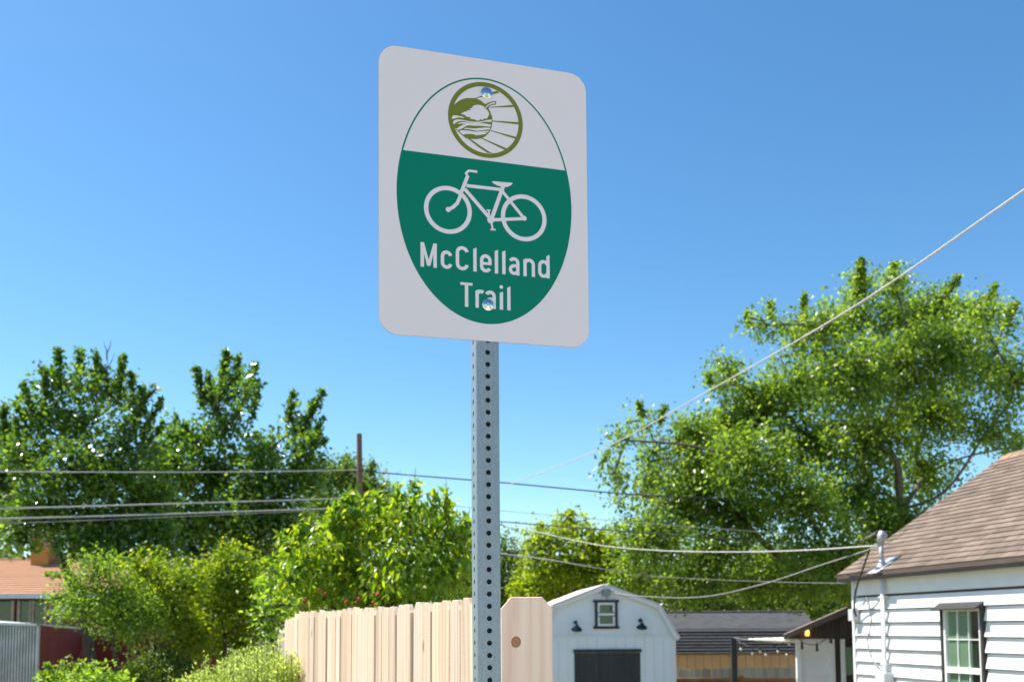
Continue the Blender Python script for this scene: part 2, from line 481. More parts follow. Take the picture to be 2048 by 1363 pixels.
EM_RAYS = [[(-23.4,216.6),(25.0,239.8),(31.3,236.1),(15.9,230.3),(-21.2,215.9)],[(5.2,200.7),(57.6,213.2),(64.2,212.0),(63.5,209.4),(6.2,199.7)],[(14.1,173.0),(73.6,177.2),(75.8,175.0),(73.1,172.1),(14.8,170.8)],[(11.3,151.3),(66.6,144.2),(68.8,142.0),(64.8,139.6),(11.3,149.6)],[(-8.6,132.1),(46.1,116.0),(44.3,112.7),(39.6,112.8),(-10.6,130.5)],[(-36.8,128.5),(-11.0,113.5),(9.2,103.2),(16.5,101.8),(2.7,100.9),(-16.8,111.3),(-42.5,128.0)],[(-64.6,141.5),(-62.2,140.8),(-39.7,127.7),(-42.6,125.9),(-56.8,135.4)]]
BK_STROKES = [(5.0,[(-19.4,57.1),(-37.7,57.3),(-43.8,51.0),(-40.0,44.3)]),(7.6,[(-40.0,46.1),(-54.3,8.9),(-57.2,-0.9)]),(7.4,[(-55.9,4.0),(-57.5,-2.5),(-63.1,-15.7),(-71.8,-24.9),(-82.5,-31.7)]),(7.0,[(-43.1,24.4),(31.3,24.7)]),(7.8,[(-47.1,16.8),(8.3,-41.0)]),(8.2,[(37.0,31.4),(11.5,-40.6)]),(6.6,[(33.7,23.1),(83.1,-32.4)]),(7.0,[(9.1,-43.8),(83.7,-32.9)]),(3.9,[(4.9,-23.9),(6.8,-41.1)]),(2.9,[(0.1,-23.5),(9.4,-23.1)]),(4.0,[(10.3,-48.7),(13.9,-64.5)]),(3.4,[(8.4,-64.7),(19.9,-64.0)])]
BK_SADDLE = [(12.2,39.3),(16.1,40.8),(33.8,41.1),(55.8,42.1),(58.4,40.3),(53.3,35.4),(46.7,32.1),(40.2,30.4),(32.1,30.5),(22.5,32.9),(14.4,36.4)]
# emblem: ring, round hill, leaf, stem, water and rays
decal('emblem_ring', annulus(0, 172.2, 82.2, 82.2, 9.6, 80), M['olive'], 0.24)
for p in EM_RAYS: decal('emblem_ray', [p], M['olive'], 0.18)
decal('emblem_hill', [EM_BLOB], M['olive'], 0.30)
decal('emblem_stem', [EM_STEM_OUT], M['olive'], 0.36)
decal('emblem_leaf', [EM_LEAF], M['sheet'], 0.42)
decal('emblem_leaf_stem', [EM_STEM_IN], M['sheet'], 0.48)
for p in EM_WAVES: decal('emblem_wave', [p], M['sheet'], 0.42)
# bicycle symbol
decal('bicycle_wheel', annulus(-82.9, -32, 51.2, 51.0, 9.3, 64), M['sheet'], 0.20)
decal('bicycle_wheel', annulus(82.8, -31.2, 51.0, 51.0, 9.3, 64), M['sheet'], 0.20)
d = 0.26
for i, (w, pts) in enumerate(BK_STROKES):
    decal('bicycle_tube', stroke(pts, w), M['sheet'], d + 0.05*i)
decal('bicycle_hub', [arcpts(-82.8, -31.7, 5.4, 5.4, 0, 345, 23)], M['sheet'], 0.9)
decal('bicycle_hub', [arcpts(83.5, -32.4, 5.4, 5.4, 0, 345, 23)], M['sheet'], 0.9)
decal('bicycle_crank', [arcpts(9.0, -44.3, 7.4, 7.4, 0, 345, 23)], M['sheet'], 0.95)
decal('bicycle_saddle', [BK_SADDLE], M['sheet'], 0.9)
# lettering: condensed rounded grotesque drawn with strokes
SWD = 7.3
def glyph(ch, x0, y0, cap=51.5, xh=39.0):
    """list of stroke polygons for one letter with its left edge at x0 on baseline y0"""
    w = SWD; h = w/2; P_ = []
    def seg(*pts): P_.extend(stroke([(x0+a, y0+b) for a, b in pts], w))
    def bar(x, ylo, yhi, slant=0.0): P_.append([(x0+x, y0+ylo), (x0+x+w, y0+ylo), (x0+x+w, y0+yhi+slant), (x0+x, y0+yhi)])
    def arc(cx, cy, rx, ry, a0, a1, n=18): P_.extend(stroke([(x0+a, y0+b) for a, b in arcpts(cx, cy, rx, ry, a0, a1, n)], w))
    if ch == 'M':
        bar(0, 0, cap); bar(27, 0, cap)
        P_.append([(x0+w-0.1, y0+cap), (x0+1.5, y0+cap), (x0+13.7, y0+3), (x0+20.6, y0+3)])
        P_.append([(x0+32.7, y0+cap), (x0+27.1, y0+cap), (x0+13.7, y0+3), (x0+20.6, y0+3)])
    elif ch == 'c':
        r = 12.4 - h
        arc(12.4, xh-r-h, r, r, 12, 180); seg((h, xh-r-h), (h, r+h)); arc(12.4, r+h, r, r, 180, 348)
    elif ch == 'C':
        r = 14.1 - h
        arc(14.1, cap-r-h, r, r, 12, 180); seg((h, cap-r-h), (h, r+h)); arc(14.1, r+h, r, r, 180, 348)
    elif ch == 'l': bar(0, 0, cap-3.6, 3.6)
    elif ch == 'e':
        r = 12.6 - h
        arc(12.6, xh-r-h, r, r, 0, 180); seg((h, xh-r-h), (h, r+h)); arc(12.6, r+h, r, r, 180, 335)
        seg((25.2-h, xh-r-h), (25.2-h, 16.2)); P_.append([(x0+w-0.2, y0+16.2), (x0+25.2, y0+16.2), (x0+25.2, y0+22.2), (x0+w-0.2, y0+22.2)])
    elif ch == 'a':
        r = 11.9 - h
        arc(11.9, xh-r-h, r, r, 0, 158); seg((23.8-h, xh-r-h), (23.8-h, 0))
        arc(11.9, r+h, r, r*0.98, 90, 330); P_.append([(x0+11.8, y0+2*r+0.2), (x0+17.2, y0+2*r+0.2), (x0+17.2, y0+2*r+w), (x0+11.8, y0+2*r+w)])
    elif ch == 'n':
        bar(0, 0, xh-3.0, 3.0); r = 12.9 - h
        arc(12.9, xh-r-h, r, r, 0, 165); seg((25.8-h, xh-r-h), (25.8-h, 0))
    elif ch == 'd':
        bar(18.7, 0, cap-3.6, 3.6); r = 12.2 - h
        arc(12.4, xh-r-h, r, r, 15, 180); seg((h, xh-r-h), (h, r+h)); arc(12.4, r+h, r, r, 180, 345)
    elif ch == 'T':
        P_.append([(x0, y0+cap-5.6), (x0+26, y0+cap-5.6), (x0+26, y0+cap), (x0, y0+cap)]); bar(9.4, 0, cap-5.7)
    elif ch == 'r':
        bar(0, 0, xh-3.0, 3.0); arc(12.0, xh-12.0, 8.4, 8.4, 52, 165, 10)
    elif ch == 'i':
        bar(0, 0, xh-3.0, 3.0); P_.append([(x0+a, y0+b) for a, b in arcpts(h, 48.6, 3.9, 3.9, 0, 345, 23)])
    return P_
for word, y0 in (((('M', -141.5), ('c', -98.9), ('C', -67.0), ('l', -29.2), ('e', -14.7), ('l', 17.6), ('l', 33.9), ('a', 48.2), ('n', 80.8), ('d', 113.8)), -158.0),
                 ((('T', -57.1), ('r', -25.0), ('a', -4.6), ('i', 27.9), ('l', 44.4)), -234.8)):
    for ch, x in word:
        g_ = glyph(ch, x, y0)
        decal('letter', g_, M['sheet'], 0.20, 0.012)

# two drive rivets
M['zinc'] = pmat('polished_zinc', (0.72, 0.72, 0.70), 0.16, 0.06, 40, metal=1.0, bmp=0.02)
for s, t in ((1.9, 230.6), (1.7, -227.0)):
    g = Geo()
    g.lathe([(12.6e-3, 0.9e-3), (12.9e-3, 1.6e-3), (12.4e-3, 2.4e-3), (11.6e-3, 2.9e-3), (3.4e-3, 5.4e-3), (3.2e-3, 5.0e-3), (2.2e-3, 4.9e-3), (1.9e-3, 5.6e-3), (0.3e-3, 5.7e-3)], S(s, t, 0), (SX, SZ, -SY), 28)
    g.build('rivet', M['zinc'], sign, smooth=False, clean=True)

# perforated square post
def galv():
    m, nt, b, o = nodes('galvanised_steel')
    v = coords(nt)
    vo = nt.nodes.new('ShaderNodeTexVoronoi'); vo.inputs['Scale'].default_value = 420
    nt.links.new(v, vo.inputs['Vector'])
    n = noise(nt, v, 700, 3); n2 = noise(nt, v, 14, 4)
    st = coords(nt, (260, 260, 9)); n3 = noise(nt, st, 1.0, 3)
    k = math_(nt, 'ADD', math_(nt, 'MULTIPLY', vo.outputs['Distance'], 0.35), math_(nt, 'ADD', math_(nt, 'MULTIPLY', n, 0.55), math_(nt, 'MULTIPLY', n3, 0.2)))
    c = ramp(nt, k, [(0.32, (0.11, 0.14, 0.16)), (0.50, (0.25, 0.31, 0.345)), (0.75, (0.36, 0.42, 0.45))])
    c = mixc(nt, math_(nt, 'MULTIPLY', n2, 0.4), c, (0.20, 0.23, 0.24))
    nt.links.new(c, b.inputs['Base Color'])
    b.inputs['Metallic'].default_value = 0.5
    nt.links.new(ramp(nt, n, [(0.3, (0.36,)*3), (0.7, (0.55,)*3)]), b.inputs['Roughness'])
    bump(nt, b, n, 0.10, 0.0006)
    return m
M['galv'] = galv()
post_top = S(1.8, 297, -2.0)
PA = (SX, SY, SZ); HS = 0.0254; RC = 0.0048; PITCH_H = 0.0254; HR = 0.00545
pc = post_top + PA[1]*(HS + 0.0015); pc = pc - SZ*(pc.z/SZ.z)        # post axis foot at ground level
# photo: a hole centre shows just under the sign at y = 706 px
zh = P(974, 706, (pc - PA[1]*HS).y + SZ.y*1.9).z / SZ.z
g = Geo()
ztop = post_top.z / SZ.z
kmin = int(math.floor((0 - zh)/PITCH_H)); kmax = int(math.floor((ztop - 0.012 - zh)/PITCH_H))
NH = 14
flat = HS - RC
for fi in range(4):
    a = fi * math.pi/2
    U_ = PA[0]*math.cos(a) + PA[1]*math.sin(a); N_ = -PA[1]*math.cos(a) + PA[0]*math.sin(a)
    for k in range(kmin, kmax + 1):
        zc = zh + k*PITCH_H
        hz = PITCH_H/2
        sq, ho, hi_ = [], [], []
        for q in range(NH*2):
            an = 2*math.pi*q/(NH*2)
            cs, sn = math.cos(an), math.sin(an)
            f_ = min(flat/abs(cs) if abs(cs) > 1e-6 else 9, hz/abs(sn) if abs(sn) > 1e-6 else 9)
            sq.append((cs*f_, sn*f_)); ho.append((cs*HR, sn*HR))
        base = pc + N_*HS + SZ*zc
        n2 = NH*2
        vs_ = [base + U_*p[0] + SZ*p[1] for p in sq] + [base + U_*p[0] + SZ*p[1] for p in ho] + [base - N_*0.0027 + U_*p[0] + SZ*p[1] for p in ho]
        fs_ = [(q, (q+1) % n2, n2+(q+1) % n2, n2+q) for q in range(n2)] + [(n2+q, n2+(q+1) % n2, 2*n2+(q+1) % n2, 2*n2+q) for q in range(n2)]
        # square corners between the ray fan
        cor = [(flat, hz), (-flat, hz), (-flat, -hz), (flat, -hz)]
        b0 = len(vs_)
        vs_ += [base + U_*p[0] + SZ*p[1] for p in cor]
        for ci, (cxx, czz) in enumerate(cor):
            ac = math.atan2(czz, cxx) % (2*math.pi)
            q = int(ac/(2*math.pi)*n2)
            fs_.append((q, b0+ci, (q+1) % n2))
        g.add(vs_, fs_)
    # rounded corner strip
    N2 = PA[0]*math.cos(a) + PA[1]*math.sin(a)
    cc = pc + N_*(HS-RC) + U_*(HS-RC)
    z0, z1 = zh + (kmin-0.5)*PITCH_H, zh + (kmax+0.5)*PITCH_H
    pr = [cc + (N_*math.cos(q*math.pi/12) + U_*math.sin(q*math.pi/12))*RC for q in range(7)]
    g.add([p + SZ*z0 for p in pr] + [p + SZ*z1 for p in pr], [(q, q+1, 8+q, 7+q) for q in range(6)])
post = g.build('post', M['galv'], sign)
bm = bmesh.new(); bm.from_mesh(post.data); bmesh.ops.remove_doubles(bm, verts=bm.verts, dist=1e-5); bmesh.ops.recalc_face_normals(bm, faces=bm.faces); bm.to_mesh(post.data); bm.free()
# near-black core inside the post, painting in the shade of the holes
M['hole_shade'] = pmat('hole_shade_black', (0.018, 0.019, 0.02), 0.8, 0.2, 30)
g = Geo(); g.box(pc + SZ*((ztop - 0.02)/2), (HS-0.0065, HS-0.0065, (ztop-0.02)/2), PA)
g.build('hole_shade_core', M['hole_shade'], sign)

# ------------------------------------------------------------------ picket fence in front
M['pine'] = wood_mat('fresh_pine', (0.44, 0.28, 0.165), (0.62, 0.465, 0.335), (0.72, 0.58, 0.45), knots=True, randv=0.15)
M['pine_end'] = wood_mat('pine_rails', (0.46, 0.28, 0.15), (0.58, 0.38, 0.22), (0.66, 0.46, 0.30))
def picket_mesh(w, t, h, ear=0.026, name='picket'):
    x = w/2; e = ear
    prof = [(-x, 0), (x, 0), (x, h-e*1.15), (x-e, h), (-x+e, h), (-x, h-e*1.15)]
    me = bpy.data.meshes.new(name)
    n = 6; b = 0.0016
    vs_, fs_ = [], []
    rings = [(-t/2, 0.0), (-t/2, 0)]
    # front ring inset, front edge, back edge (small arris on the front)
    cxm, czm = 0.0, h/2
    def ins(p, k): return (p[0]*(1-k/x) , p[1] + (b if p[1] < 0.01 else -b if p[1] > h-e*0.5 else 0) * (1 if k else 0))
    for y, k in ((-t/2, b), (-t/2+b, 0), (t/2, 0)):
        for p in prof:
            q = ins(p, k); vs_.append((q[0], y, q[1]))
    fs_ = [tuple(range(n))] + [tuple(range(2*n, 3*n))[::-1]]
    for r in range(2):
        fs_ += [(r*n+i, (r+1)*n+i, (r+1)*n+(i+1) % n, r*n+(i+1) % n) for i in range(n)]
    me.from_pydata(vs_, [], fs_)
    bm = bmesh.new(); bm.from_mesh(me); bmesh.ops.recalc_face_normals(bm, faces=bm.faces); bm.to_mesh(me); bm.free()
    return me
NEAR = Vector((-0.035, 2.62, 0)); FAR = Vector((-1.26, 5.36, 0))
FD = (FAR - NEAR).normalized(); FN = Vector((-FD.y, FD.x, 0))
if FN.x > 0: FN = -FN                                       # faces the sunny side
fyaw = math.atan2(-FD.y, -FD.x)                             # local +X runs back towards the camera end
fence = thing('picket_fence', 'new pale pine dog-eared picket fence behind the sign post', 'fence', (NEAR.x, NEAR.y, 0))
fr_ = random.Random(11)
pos = 0.10; i = 0
Lf = (FAR - NEAR).length
me_variants = [picket_mesh(w, 0.0165, 2.0) for w in (0.091, 0.088, 0.096, 0.086)]
while pos < Lf:
    k4 = fr_.randrange(4); w = (0.091, 0.088, 0.096, 0.086)[k4]
    me = me_variants[k4]
    if not me.materials: me.materials.append(M['pine'])
    o = link('picket', me, None, fence)
    top = 1.836 + fr_.uniform(-0.006, 0.007)
    if Lf - pos < 0.40: top -= (0.40 - (Lf - pos))*0.09
    c = NEAR + FD*(pos + w/2) + FN*fr_.uniform(-0.0015, 0.002)
    o.location = (c.x, c.y, top - 2.0)
    o.rotation_euler = (fr_.uniform(-0.002, 0.002), fr_.uniform(-0.003, 0.003), fyaw + fr_.uniform(-0.03, 0.03))
    pos += w + fr_.choice((0.0, 0.002, 0.005, 0.010)); i += 1
for zr in (0.35, 1.05, 1.62):
    g = Geo(); g.box(NEAR + FD*(Lf/2) - FN*0.030 + Vector((0, 0, zr)), (Lf/2, 0.019, 0.044), (FD, FN, Vector((0,0,1))))
    g.build('rail', M['pine_end'], fence)
for k in (0.06, Lf/2, Lf-0.05):
    g = Geo(); g.box(NEAR + FD*k - FN*0.095 + Vector((0, 0, 0.85)), (0.044, 0.044, 0.85), (FD, FN, Vector((0,0,1))))
    g.build('post', M['pine_end'], fence)
# the end picket faces the camera and closes the fence; it carries a knot
def end_pine():
    m = wood_mat('end_board_pine', (0.72, 0.43, 0.27), (0.88, 0.60, 0.42), (0.94, 0.72, 0.55), grain=0.8, knots=False, randv=0.0)
    nt = m.node_tree
    b = [n for n in nt.nodes if n.type == 'BSDF_PRINCIPLED'][0]
    src = b.inputs['Base Color'].links[0].from_socket
    tc = nt.nodes.new('ShaderNodeTexCoord'); sp = nt.nodes.new('ShaderNodeSeparateXYZ')
    nt.links.new(tc.outputs['Object'], sp.inputs[0])
    dx = math_(nt, 'MULTIPLY', math_(nt, 'ADD', sp.outputs[0], 0.029), 1/0.0138)
    dz = math_(nt, 'MULTIPLY', math_(nt, 'SUBTRACT', sp.outputs[2], 2.0 - 0.1215), 1/0.0155)
    wob = noise(nt, tc.outputs['Object'], 45, 3)
    r = math_(nt, 'POWER', math_(nt, 'ADD', math_(nt, 'MULTIPLY', dx, dx), math_(nt, 'MULTIPLY', dz, dz)), 0.5)
    r = math_(nt, 'ADD', r, math_(nt, 'MULTIPLY', math_(nt, 'SUBTRACT', wob, 0.5), 0.55))
    ringn = math_(nt, 'FRACT', math_(nt, 'MULTIPLY', r, 2.6))
    knot = ramp(nt, r, [(0.0, (0.30, 0.13, 0.06)), (0.5, (0.46, 0.23, 0.12)), (0.86, (0.30, 0.13, 0.06)), (1.0, (0.50, 0.28, 0.16))])
    fac = ramp(nt, r, [(0.93, (1,1,1)), (1.05, (0,0,0))])
    halo = ramp(nt, r, [(0.9, (0.5,)*3), (2.4, (0,)*3)])
    rg = ramp(nt, ringn, [(0.35, (0,)*3), (0.5, (1,)*3), (0.65, (0,)*3)])
    c = mixc(nt, math_(nt, 'MULTIPLY', halo, rg), src, (0.45, 0.28, 0.17))
    c = mixc(nt, fac, c, knot)
    nt.links.new(c, b.inputs['Base Color'])
    return m
M['pine_front'] = end_pine()
me = picket_mesh(0.139, 0.0165, 2.0, 0.027, 'end_picket'); me.materials.append(M['pine_front'])
o = link('picket', me, None, fence)
pl, pr_ = P(1003, 1240, 2.575), P(1103, 1240, 2.575)
o.location = ((pl.x+pr_.x)/2, 2.575, P(1050, 1193, 2.575).z - 2.0)
o.rotation_euler = (0, 0, math.radians(1.5))
tag(o, 'face-on end picket with a brown knot')
# ------------------------------------------------------------------ white house on the right
M['white'] = pmat('white_siding_paint', (0.78, 0.77, 0.75), 0.55, 0.09, 2.5, bmp=0.12, randv=0.02)
M['white_trim'] = pmat('white_trim_paint', (0.78, 0.77, 0.75), 0.5, 0.04, 6, bmp=0.05)
M['joint'] = pmat('lap_shade_and_dirt', (0.14, 0.105, 0.08), 0.9, 0.2, 6)  # dark core showing between boards: lap shadow and dirt put into the colour
M['shingle'] = pmat('brown_asphalt_shingle', (0.165, 0.122, 0.092), 0.95, 0.22, 5, bmp=0.8, randv=0.24, fine=220, bdist=0.006)
M['fascia'] = pmat('brown_fascia_paint', (0.115, 0.085, 0.07), 0.5, 0.12, 6)
M['soffit'] = pmat('weathered_soffit', (0.40, 0.33, 0.26), 0.8, 0.25, 8)
M['darkbrown'] = pmat('dark_brown_paint', (0.055, 0.047, 0.042), 0.55, 0.2, 6)
M['galvpipe'] = pmat('grey_metal_pipe', (0.45, 0.46, 0.47), 0.42, 0.12, 14, metal=0.6)
M['greybox'] = pmat('grey_painted_box', (0.55, 0.57, 0.58), 0.5, 0.05, 10)
M['slatebox'] = pmat('slate_grey_box', (0.24, 0.28, 0.30), 0.5, 0.08, 10)
M['black'] = pmat('black_paint', (0.022, 0.022, 0.024), 0.5, 0.2, 8)
M['glass'] = glass_mat('window_glass')
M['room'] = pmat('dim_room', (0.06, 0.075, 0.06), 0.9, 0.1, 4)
M['curtain'] = pmat('pale_curtain', (0.50, 0.55, 0.42), 0.9, 0.12, 3)
M['rubber'] = pmat('black_cable', (0.02, 0.02, 0.022), 0.6, 0.1, 10)
M['cable'] = pmat('grey_cable', (0.27, 0.26, 0.25), 0.6, 0.25, 20)
M['cable_pale'] = pmat('pale_cable', (0.50, 0.47, 0.45), 0.6, 0.2, 20)

HC = Vector((4.71, 13.0, 0)); HU = Vector((0.208, -0.978, 0)).normalized(); HN = Vector((-HU.y, HU.x, 0))
if HN.x > 0: HN = -HN
HW = -HN; ZV = Vector((0, 0, 1))
def on_wall(px, py, off=0.0):
    """point where the sight line meets the house wall; returns (t along, z)"""
    d = ray(px, py); o_ = HC + HN*off
    k = (o_ - CAM).dot(HN) / d.dot(HN)
    p = CAM + d*k
    return (p - HC).dot(HU), p.z
def HP(t, z, off=0.0): return HC + HU*t + HN*off + ZV*z
house = thing('white_house', 'white lap-sided house with brown shingle roof at the right edge', 'house', (HC.x, HC.y, -0.3))
EAVE_Z = P(1697, 1150, 13.2).z; PIT = 0.64; OVH = 0.15; RUN = 2.72; T1 = 7.5
WT = EAVE_Z - 0.02
# wall core
g = Geo(); c = HP(T1/2, (WT - 0.45)/2) + HW*2.5
g.box(c, (T1/2 - 0.01, 2.48, (WT + 0.45)/2), (HU, HW, ZV)); g.build('wall', M['joint'], house)
# window opening position
wtA, _ = on_wall(1893, 1290); wtB, _ = on_wall(1972, 1290)
_, wzT = on_wall(1930, 1216); wzB = wzT - 1.55
# lap boards: each is its own board; broken at the window
_, zA = on_wall(1773, 1190); EXP = 0.1735
zb = zA
rows = []
k = 0
while zA - k*EXP > -0.5:
    rows.append((zA - (k+1)*EXP, zA - k*EXP)); k += 1
def lap(t0, t1, z0, z1):
    vs_ = [HP(t0, z0, 0.006), HP(t1, z0, 0.006), HP(t1, z0, 0.044), HP(t0, z0, 0.044), HP(t0, z1, 0.006), HP(t1, z1, 0.006), HP(t1, z1, 0.010), HP(t0, z1, 0.010)]
    g = Geo(); g.hexa(vs_); return g.build('siding_board', M['white'], house, clean=True)
for z0, z1 in rows:
    z0b = z0 + 0.004; z1 = z1 - 0.010
    if z0b < wzT + 0.03 and z1 > wzB:
        lap(0.0, wtA - 0.035, z0b, z1); lap(wtB + 0.035, T1, z0b, z1)
    else:
        lap(0.0, T1, z0b, z1)
# frieze board, corner board, soffit, fascia
g = Geo(); g.box(HP(T1/2, (zA + WT)/2 + 0.012, 0.018), (T1/2, 0.010, (WT - zA)/2 - 0.008), (HU, HN, ZV)); g.build('frieze_board', M['white_trim'], house)
g = Geo(); g.box(HP(-0.02, (WT - 0.5)/2, 0.02), (0.022, 0.030, (WT + 0.45)/2), (HU, HN, ZV)); g.build('corner_board', M['white_trim'], house)
def RP(t, s, lift=0.0):
    """point on the roof: t along the eave, s up the slope (horizontal run)"""
    n = (ZV - HW*PIT).normalized()
    return HC + HU*t + HN*OVH + HW*s + ZV*(EAVE_Z + PIT*s) + n*lift
T0 = -0.22
g = Geo()
lo = [RP(T0, 0, -0.07), RP(T1, 0, -0.07), RP(T1, RUN, -0.07), RP(T0, RUN, -0.07)]
hi_ = [RP(T0, 0, 0), RP(T1, 0, 0), RP(T1, RUN, 0), RP(T0, RUN, 0)]
g.hexa(lo + hi_); roof = g.build('roof_deck', M['soffit'], house, clean=True)
# far slope of the roof
g = Geo()
rb = [RP(T0, RUN, 0), RP(T1, RUN, 0)]
dn = HW*RUN - ZV*PIT*RUN
g.hexa([rb[0]-ZV*.08, rb[1]-ZV*.08, rb[1]+dn-ZV*.08, rb[0]+dn-ZV*.08, rb[0], rb[1], rb[1]+dn, rb[0]+dn]); g.build('far_roof_slope', M['shingle'], house, clean=True)
g = Geo()
g.prism([HP(0.0, WT) , HP(0.0, WT) + HW*2.5*2, HP(0.0, WT + PIT*2.4) + HW*2.5], HU*0.1); g.build('gable_wall', M['white'], house)
g = Geo(); g.box(RP((T0+T1)/2, -0.012, -0.045), ((T1-T0)/2, 0.014, 0.052), (HU, HN, ZV)); g.build('fascia', M['fascia'], house)
g = Geo(); g.box(RP((T0+T1)/2, -0.03, 0.004), ((T1-T0)/2, 0.012, 0.006), (HU, HN, ZV)); g.build('drip_edge', M['fascia'], house)
# shingles: each tab its own piece, sharing one mesh
up = (HW + ZV*PIT).normalized(); nn = (ZV - HW*PIT).normalized()
EXS, TAB = 0.128, 0.305
def shingle_mesh(w, l):
    me = bpy.data.meshes.new('shingle')
    g = Geo(); th = 0.017
    g.hexa([(0.004, 0, 0), (w-0.004, 0, 0), (w-0.004, l, 0), (0.004, l, 0), (0.004, 0, th), (w-0.004, 0, th), (w-0.004, l, 0.003), (0.004, l, 0.003)])
    me.from_pydata(g.v, [], g.f); me.materials.append(M['shingle']); return me
SM = [shingle_mesh(TAB*k, EXS + 0.03) for k in (0.62, 0.85, 1.0, 1.12)]
SWID = [TAB*k for k in (0.62, 0.85, 1.0, 1.12)]
rr = random.Random(5)
Rm = Matrix((HU, up, nn)).transposed().to_4x4()
SLOPE = RUN*math.sqrt(1 + PIT*PIT)
todo = []
s = 0.0; row = 0
while s < SLOPE - 0.02:
    t = T0 + (0.0 if row % 2 else -0.12)
    while t < 4.6:
        k = rr.randrange(4)
        todo.append((t, s, k)); t += SWID[k]
    s += EXS; row += 1
def vis(t, s_):
    p = RP(t, s_/math.sqrt(1+PIT*PIT)); d = p - CAM
    dep = d.dot(_F); x = 1024 + FPX*d.dot(_R)/dep
    return x < 2060
vis_l = [q for q in todo if vis(q[0], q[1]) and q[0] >= T0]
vis_l.sort(key=lambda q: -q[0])
def place(q): return Matrix.Translation(RP(q[0], q[1]/math.sqrt(1+PIT*PIT), 0.001)) @ Rm
for q in vis_l[:300]:
    o = link('shingle', SM[q[2]], None, None)
    o.matrix_world = place(q)
    o.parent = roof
rest = set(todo) - set(vis_l[:300])
g = Geo()
for q in sorted(rest):
    if q[0] < T0: q = (T0, q[1], 0)
    mtx = place(q)
    g.add([mtx @ v.co for v in SM[q[2]].vertices], [tuple(p.vertices) for p in SM[q[2]].polygons])
s = 0.0
while s < SLOPE - 0.02:                                   # rows beyond the frame
    q = (4.6, s, 2); mtx = place(q); w_ = T1 - 4.62
    for kk in range(int(w_/TAB)):
        mm = place((4.6 + 0.3 + kk*TAB, s, 2)); g.add([mm @ v.co for v in SM[2].vertices], [tuple(p.vertices) for p in SM[2].polygons])
    s += EXS
tag(g.build('shingles', M['shingle'], roof), 'remaining brown shingle tabs', kind='stuff')
# ridge caps
M['ridge'] = pmat('ridge_cap_shingle', (0.27, 0.165, 0.10), 0.95, 0.2, 6, bmp=0.7, randv=0.12)
for k in range(24):
    t = T0 + k*0.2
    g = Geo(); a_ = RP(t, RUN, 0.012); b_ = RP(t + 0.24, RUN, 0.016)
    d1 = -up*0.13; d2 = (HW - ZV*PIT).normalized()*0.13
    g.add([a_ + d1, a_ + ZV*.012, a_ + d2, b_ + d1, b_ + ZV*.016, b_ + d2, a_ + d1 - ZV*.012, a_ - ZV*.004, a_ + d2 - ZV*.012], [(0,1,4,3), (1,2,5,4), (6,7,1,0), (7,8,2,1)])
    g.build('ridge_cap', M['ridge'], roof)
# window: trim, sashes, panes, muntins, small awning
win = Geo(); wc = (wtA + wtB)/2; ww = (wtB - wtA)/2; wh = (wzT - wzB)/2; wzc = (wzT + wzB)/2
g = Geo()
for sgn in (-1, 1):
    g.box(HP(wc + sgn*(ww + 0.006), wzc, 0.035), (0.014, 0.03, wh + 0.03), (HU, HN, ZV))
win = g.build('window', M['darkbrown'], house)
tag(win, 'white-muntined sash window in brown casing')
g = Geo()
zm = wzT - 0.70
def bar_(g, t0, t1, z0, z1, off, th=0.018): g.box(HP((t0+t1)/2, (z0+z1)/2, off), ((t1-t0)/2, th, (z1-z0)/2), (HU, HN, ZV))
a_, b_ = wtA + 0.016, wtB - 0.016
bar_(g, a_, a_ + 0.032, wzB, wzT, 0.03); bar_(g, b_ - 0.032, b_, wzB, wzT, 0.03)
bar_(g, a_ + 0.032, b_ - 0.032, wzT - 0.032, wzT, 0.03); bar_(g, a_ + 0.032, b_ - 0.032, wzB, wzB + 0.06, 0.03); bar_(g, a_ + 0.032, b_ - 0.032, zm - 0.035, zm + 0.03, 0.034)
g.build('sash', M['white_trim'], win)
a2, b2 = a_ + 0.032, b_ - 0.032
for (z0, z1) in ((zm + 0.03, wzT - 0.032), (wzB + 0.06, zm - 0.035)):
    for i in (1, 2):
        g = Geo(); tt = a2 + (b2 - a2)*i/3; bar_(g, tt - 0.005, tt + 0.005, z0, z1, 0.026, 0.006); g.build('muntin', M['white_trim'], win)
    zz = (z0 + z1)/2
    g = Geo(); bar_(g, a2, b2, zz - 0.005, zz + 0.005, 0.0262, 0.0055); g.build('muntin', M['white_trim'], win)
    for i in range(3):
        for j in range(2):
            g = Geo(); bar_(g, a2 + (b2-a2)*i/3, a2 + (b2-a2)*(i+1)/3 - 0.001, z0 + (z1-z0)*j/2, z0 + (z1-z0)*(j+1)/2 - 0.001, 0.0215, 0.0015)
            g.build('pane', M['glass'], win)
g = Geo(); bar_(g, a_, b_, wzB, wzT, 0.0095, 0.0015); g.build('room_backing', M['room'], win)
g = Geo()                                              # curtain in soft folds, set just inside the pane
n_ = 28
for half in ((a2, a2 + (b2-a2)*0.72),):
    vs_ = []
    for i in range(n_ + 1):
        t = half[0] + (half[1]-half[0])*i/n_; off = 0.0145 + 0.0022*math.sin(i*1.5)
        vs_ += [HP(t, wzB + 0.05, off), HP(t, wzT - 0.04, off)]
    g.add(vs_, [(2*i, 2*i+2, 2*i+3, 2*i+1) for i in range(n_)])
g.build('curtain', M['curtain'], win, smooth=True)
g = Geo()
t0, t1 = wtA - 0.05, wtB + 0.04
